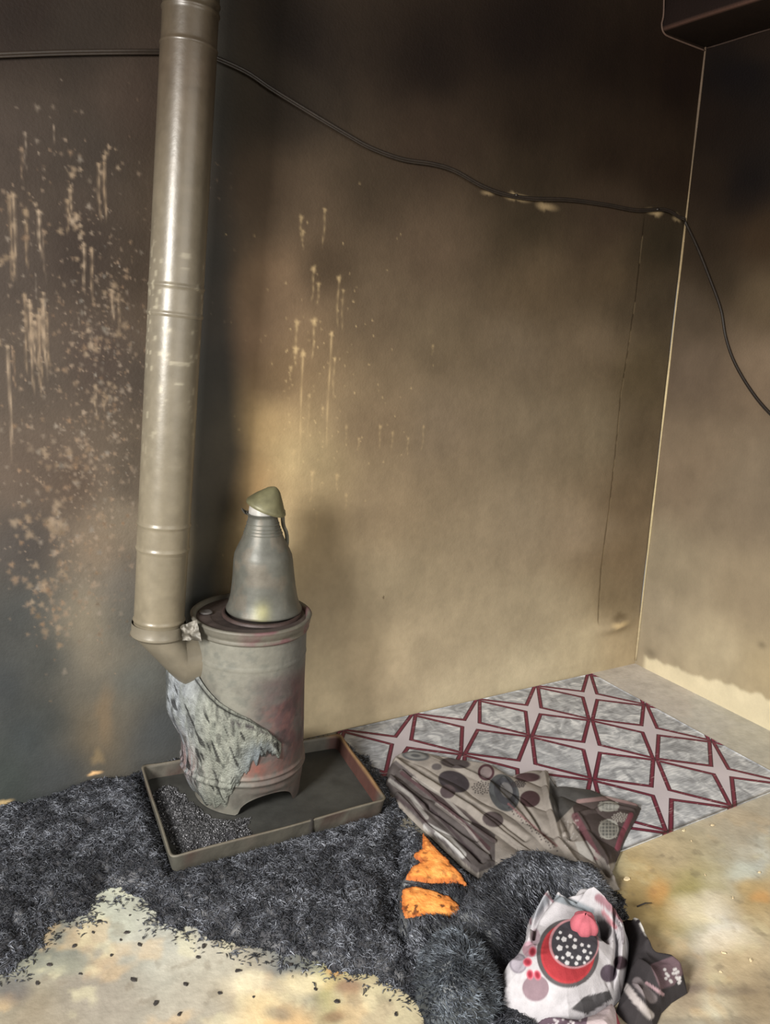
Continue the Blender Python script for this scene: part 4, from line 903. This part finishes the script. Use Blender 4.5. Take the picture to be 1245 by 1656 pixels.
for k_ in range(30):
    t = k_/29; el(C_, px, py, 826+t*72+(k_ % 3)*3-3, 1306+t*66+(k_ % 2)*4, 1.8, 1.6, (60, 50, 54))
pl_(C_, px, py, [(822, 1300), (860, 1334), (900, 1368)], 2, (150, 100, 104), .6)
pg(C_, px, py, [(930, 1362), (948, 1360), (962, 1376), (958, 1392), (938, 1384)], (196, 192, 186)); pl_(C_, px, py, [(958, 1378), (975, 1392), (988, 1420)], 4, (186, 178, 172), .8)
n_ = fbm(X_*30, Y_*30, 3, 8)[..., None]; C_ *= (.62+.5*n_)
V = PV.reshape(-1, 3); f = gridfaces(*X_.shape, keep=keep); V, f, c = compact(V, f, C_.reshape(-1, 3))
tag(mesh('patterned_sheet', V, f, M_cloth, cols=c), 'crumpled grey bed sheet printed with dark discs, lying between tray and rug', 'sheet')

# ---- red and white bundle in front
bun = empty('cloth_bundle', (on_z(925, 1560, 0)[0], on_z(925, 1560, 0)[1], 0), 'white bunched-up cloth with a red crescent and flower print, in front', 'cloth')
mp_ = [(850, 1500), (853, 1466), (868, 1446), (884, 1441), (898, 1450), (934, 1443), (966, 1444), (1008, 1474), (1024, 1500), (1021, 1535), (1010, 1578), (987, 1603), (952, 1626), (924, 1633), (888, 1625), (846, 1608), (814, 1590), (806, 1560), (830, 1528)]
bf = [([(900, 1462), (925, 1468), (955, 1466), (985, 1490)], .016, .005), ([(855, 1520), (858, 1480), (884, 1452)], .014, .005), ([(830, 1600), (850, 1560), (860, 1530)], .006, .007), ([(990, 1470), (1012, 1520), (1004, 1570)], .014, .005), ([(812, 1570), (836, 1530), (868, 1488), (905, 1470)], .018, .014), ([(938, 1450), (975, 1475), (1008, 1510), (1012, 1550)], .022, .011), ([(858, 1470), (885, 1450)], .016, .010), ([(900, 1456), (940, 1462), (968, 1480)], .014, .009), ([(985, 1480), (1000, 1530), (985, 1590)], .012, .010), ([(850, 1600), (900, 1622), (960, 1612)], .010, .013), ([(995, 1462), (1018, 1500)], .012, .007)]
bv = [([(905, 1472), (940, 1482), (965, 1500)], .012, .004), ([(862, 1520), (868, 1490), (890, 1466)], .012, .004), ([(978, 1470), (1000, 1520), (994, 1570)], .014, .004), ([(870, 1612), (910, 1605), (960, 1592)], .008, .006), ([(898, 1462), (935, 1475), (960, 1490)], .020, .008), ([(962, 1492), (978, 1506), (975, 1520)], .045, .011), ([(880, 1470), (850, 1505), (832, 1545)], .010, .006), ([(965, 1470), (992, 1500), (1000, 1540)], .016, .006), ([(1000, 1545), (985, 1575)], .01, .006)]
BF = [(poly(a, .08), h, w) for a, h, w in bf]; BV = [(poly(a, .07), h, w) for a, h, w in bv]
bctr = on_z(925, 1540, .08)
def bundf(X_, Y_, d):
    h = .006*(fbm(X_*25, Y_*25, 3, 5)-.5)
    for pl2, A_, w in BF: h = h+A_*np.exp(-(seg_dist(X_, Y_, pl2)/w)**2)
    for pl2, A_, w in BV: h = h-A_*np.exp(-(seg_dist(X_, Y_, pl2)/w)**2)
    return h
X_, Y_, Z_, d_, keep = dome(mp_, .055, .095, .0013, 81, bundf, .085, .0)
Z_ = np.maximum(Z_, .002); PV = np.stack([X_, Y_, Z_], -1); px, py = proj(PV)
C_ = np.broadcast_to(lin((208, 204, 208)), PV.shape).copy()
el(C_, px, py, 918, 1542, 51, 56, (96, 92, 94)); el(C_, px, py, 918, 1542, 44, 49, (176, 60, 66)); el(C_, px, py, 918, 1542, 44, 49, (196, 66, 72), ring=.93)
el(C_, px, py, 928, 1526, 41, 41, (206, 150, 156)); el(C_, px, py, 929, 1526, 38, 38, (74, 72, 78))
for (a, b, r) in [(912, 1519, 4.5), (905, 1533, 5), (919, 1543, 4.5), (929, 1531, 4), (936, 1549, 4.5), (945, 1538, 3.5), (950, 1549, 3.5), (917, 1557, 4), (932, 1558, 3.2), (902, 1517, 3), (922, 1514, 3.4), (930, 1520, 3), (900, 1548, 3), (941, 1528, 3), (952, 1530, 2.6), (910, 1549, 2.6), (925, 1548, 2.4), (945, 1557, 2.4), (955, 1541, 2.4), (906, 1508, 2.6), (917, 1531, 2.4)]:
    pg(C_, px, py, [(a-r, b), (a-.3*r, b-r), (a+.9*r, b-.4*r), (a+.7*r, b+.7*r), (a-.4*r, b+.9*r)], (232, 230, 232), 1, 1)
el(C_, px, py, 838, 1558, 15, 17, (150, 142, 152)); el(C_, px, py, 838, 1558, 12, 14, (176, 168, 178)); el(C_, px, py, 866, 1598, 22, 22, (150, 128, 136)); el(C_, px, py, 856, 1535, 12, 14, (196, 160, 172)); el(C_, px, py, 866, 1515, 8, 14, (180, 160, 170))
for (a, b, rx, ry, an) in [(861, 1539, 7, 9, .2), (853, 1556, 8, 8, .5), (857, 1576, 6.5, 9, -.1), (869, 1577, 6.5, 9, -.3)]:
    el(C_, px, py, a, b, rx, ry, (214, 120, 136), an); el(C_, px, py, a, b, rx-2, ry-2, (176, 60, 76), an); el(C_, px, py, a, b, rx-4, ry-4.5, (150, 50, 64), an)
el(C_, px, py, 984, 1574, 14, 15, (98, 86, 98), .2); el(C_, px, py, 1003, 1557, 12, 12, (86, 70, 78)); pl_(C_, px, py, [(968, 1452), (990, 1468), (1008, 1486)], 8, (160, 112, 122), .9); pl_(C_, px, py, [(975, 1475), (995, 1500)], 4, (206, 130, 140), .8)
pl_(C_, px, py, [(990, 1478), (1006, 1505), (1008, 1525)], 3, (90, 76, 82), .6); pl_(C_, px, py, [(898, 1452), (930, 1462), (955, 1474)], 7, (130, 142, 150), .8); pl_(C_, px, py, [(862, 1478), (880, 1456)], 9, (150, 158, 168), .6); pl_(C_, px, py, [(858, 1494), (856, 1462), (882, 1444), (894, 1458)], 2.2, (150, 110, 120), .8)
pg(C_, px, py, [(924, 1632), (945, 1612), (985, 1602), (990, 1615), (950, 1640)], (84, 82, 84)); el(C_, px, py, 974, 1505, 16, 18, (52, 46, 48), .2, a=.8)  # the round dark hollow in the fold is shade painted into the cloth
for k_ in range(22): el(C_, px, py, 1000+rng.normal()*5, 1490+k_*1.6, 1.3, 1.3, (70, 60, 66))
n_ = fbm(X_*40, Y_*40, 3, 8)[..., None]; C_ *= (.86+.22*n_)
V = PV.reshape(-1, 3); f = gridfaces(*X_.shape, keep=keep); V, f, c = compact(V, f, C_.reshape(-1, 3)); part('bunched_cloth', V, f, M_cloth, bun, c)
# pink knot
i_ = np.argmin((px-944)**2+(py-1500)**2); kp_ = PV.reshape(-1, 3)[i_]; mk = mpp(kp_)
t = np.linspace(0, 2*math.pi, 40, endpoint=False); V = []
for ph_ in np.linspace(-1.2, 1.5, 16):
    r = math.cos(ph_); rr_ = r*(1+.10*np.sin(5*t+1)+.05*np.sin(9*t)); V.append(np.stack([kp_[0]+21*mk*rr_*np.cos(t), kp_[1]+21*mk*rr_*np.sin(t), np.full(40, kp_[2]+.006)+20*mk*math.sin(ph_)*(1+.08*np.sin(3*t))], -1))
V = np.concatenate(V); part('knot', V, gridfaces(16, 40, True), M_cloth, bun, lin((206, 112, 124))*(.75+.5*fbm(V[:, 0]*90, V[:, 1]*90, 2, 4))[:, None], label='pink knotted tuft')
# lower lobe
lp_ = [(872, 1628), (900, 1632), (925, 1634), (955, 1626), (984, 1606), (1000, 1612), (1010, 1640), (1012, 1690), (870, 1700), (880, 1655)]
X_, Y_, Z_, d_, keep = dome(lp_, .04, .055, .0016, 82, lambda X_, Y_, d: .01*(fbm(X_*25, Y_*25, 3, 9)-.5), .05, .0); Z_ = np.maximum(Z_, .002)
PV = np.stack([X_, Y_, Z_], -1); px, py = proj(PV); C_ = np.broadcast_to(lin((206, 190, 192)), PV.shape).copy()
pl_(C_, px, py, [(980, 1610), (998, 1630), (1002, 1680)], 3, (160, 76, 90)); pg(C_, px, py, [(870, 1620), (905, 1628), (950, 1645), (940, 1700), (860, 1700)], (110, 92, 104))
for k_ in range(30): el(C_, px, py, 885+rng.random()*55, 1634+rng.random()*30, 2.6, 2.4, (222, 214, 218))
V = PV.reshape(-1, 3); f = gridfaces(*X_.shape, keep=keep); V, f, c = compact(V, f, C_.reshape(-1, 3)); part('lower_fold', V, f, M_cloth, bun, c)
# dark wing to the right
wp2 = [(1005, 1470), (1030, 1474), (1046, 1488), (1054, 1515), (1064, 1535), (1090, 1543), (1112, 1560), (1116, 1580), (1090, 1596), (1074, 1612), (1062, 1640), (1030, 1640), (1000, 1610), (1012, 1570), (1018, 1520)]
wfd = [(poly([(1025, 1480), (1045, 1500), (1048, 1520)], .06), .024, .010), (poly([(1010, 1590), (1050, 1640)], .04), .028, .010), (poly([(1030, 1560), (1070, 1605)], .04), .022, .010), (poly([(1060, 1540), (1108, 1565)], .04), .020, .012)]
def wff(X_, Y_, d):
    h = .006*(fbm(X_*25, Y_*25, 3, 15)-.5)
    for a, b, w in wfd: h = h+b*np.exp(-(seg_dist(X_, Y_, a)/w)**2)
    return h
X_, Y_, Z_, d_, keep = dome(wp2, .04, .045, .0015, 83, wff, .05, .0); Z_ = np.maximum(Z_, .002)
PV = np.stack([X_, Y_, Z_], -1); px, py = proj(PV); C_ = np.broadcast_to(lin((62, 58, 60)), PV.shape).copy()
pl_(C_, px, py, [(1016, 1474), (1036, 1484), (1048, 1508)], 8, (212, 208, 202)); el(C_, px, py, 1032, 1490, 4, 4, (50, 44, 46)); pl_(C_, px, py, [(1012, 1596), (1030, 1620), (1052, 1642)], 7, (190, 182, 180)); pl_(C_, px, py, [(1030, 1588), (1055, 1615)], 9, (150, 140, 142), .8)
pg(C_, px, py, [(1052, 1560), (1092, 1545), (1112, 1566), (1090, 1592), (1068, 1600)], (112, 92, 98)); pl_(C_, px, py, [(1045, 1590), (1072, 1608)], 3, (180, 150, 156))
for k_ in range(16): el(C_, px, py, 1074+rng.random()*26, 1566+rng.random()*24, 3.2, 3.0, (214, 210, 210))
V = PV.reshape(-1, 3); f = gridfaces(*X_.shape, keep=keep); V, f, c = compact(V, f, C_.reshape(-1, 3)); part('dark_fold', V, f, M_cloth, bun, c, label='scorched dark fold with white dots')

# ---------------------------------------------------------------- small countable bits on the bare floor
def chip(name, mat, s, sd):
    g = np.random.default_rng(sd); V = []; n = 7
    t = np.linspace(0, 2*math.pi, n, endpoint=False); r = s*(.7+.6*g.random(n))
    lo = np.stack([r*np.cos(t), r*.6*np.sin(t), np.zeros(n)], -1); hi = lo*.8; hi[:, 2] = s*.35*(.6+.8*g.random(n))
    f = gridfaces(2, n, True).tolist()+[list(range(n))[::-1], [n+k for k in range(n)]]
    return mesh(name, np.concatenate([lo, hi]), f, mat, smooth=False)
fl = [chip('burnt_flake', M_flake, .006, s) for s in range(4)]
fpos = [(150, 1508), (195, 1520), (120, 1530), (210, 1480), (225, 1528), (285, 1516), (160, 1490), (320, 1548), (205, 1508), (130, 1575), (355, 1606), (300, 1592), (215, 1585), (385, 1570), (410, 1612), (252, 1622), (330, 1530), (290, 1640), (470, 1560), (510, 1600), (80, 1560), (60, 1590), (180, 1545), (440, 1555), (630, 1618), (640, 1640), (545, 1620)]
g_ = np.random.default_rng(2)
for i, (a, b) in enumerate(fpos):
    o = fl[i] if i < 4 else fl[i % 4].copy()
    if i >= 4: COL.objects.link(o)
    p = on_z(a, b, .001); o.location = (p[0], p[1], .0012); o.rotation_euler = (0, 0, g_.random()*6); s = .5+g_.random()*.8; o.scale = (s, s, s)
    tag(o, 'small black burnt flake lying on the bare pale floor in front of the charred fluff', 'flake', 'burnt flakes on the bare floor')
cr_ = [chip('plaster_crumb', M_crumb, .005, s+20) for s in range(3)]
cpos = [(1170, 1541), (1214, 1553), (1165, 1572), (1140, 1415), (1118, 1360), (1105, 1343), (1185, 1452), (1228, 1411), (1152, 1335)]
for i, (a, b) in enumerate(cpos):
    o = cr_[i] if i < 3 else cr_[i % 3].copy()
    if i >= 3: COL.objects.link(o)
    p = on_z(a, b, .001); o.location = (p[0], p[1], .0012); o.rotation_euler = (0, 0, g_.random()*6); s = .6+g_.random()*.6; o.scale = (s, s, s)
    tag(o, 'tiny pale plaster crumb on the floor right of the cloth bundle', 'crumb', 'plaster crumbs on the floor')
peb = chip('pebble', M_crumb, .010, 77); p = on_z(1013, 1422, .001); peb.location = (p[0], p[1], .0012); tag(peb, 'small tan pebble beside the burnt cushion, near the rug edge', 'pebble')
tw = on_z(1030, 1466, .006); V, f = tube([tw, tw+np.array([.02, -.006, .006]), tw+np.array([.04, -.008, .001])], [.002, .0018, .0008], 6)
tag(mesh('twig', V, f, M_flake), 'thin burnt twig on the floor just right of the cloth bundle', 'twig')
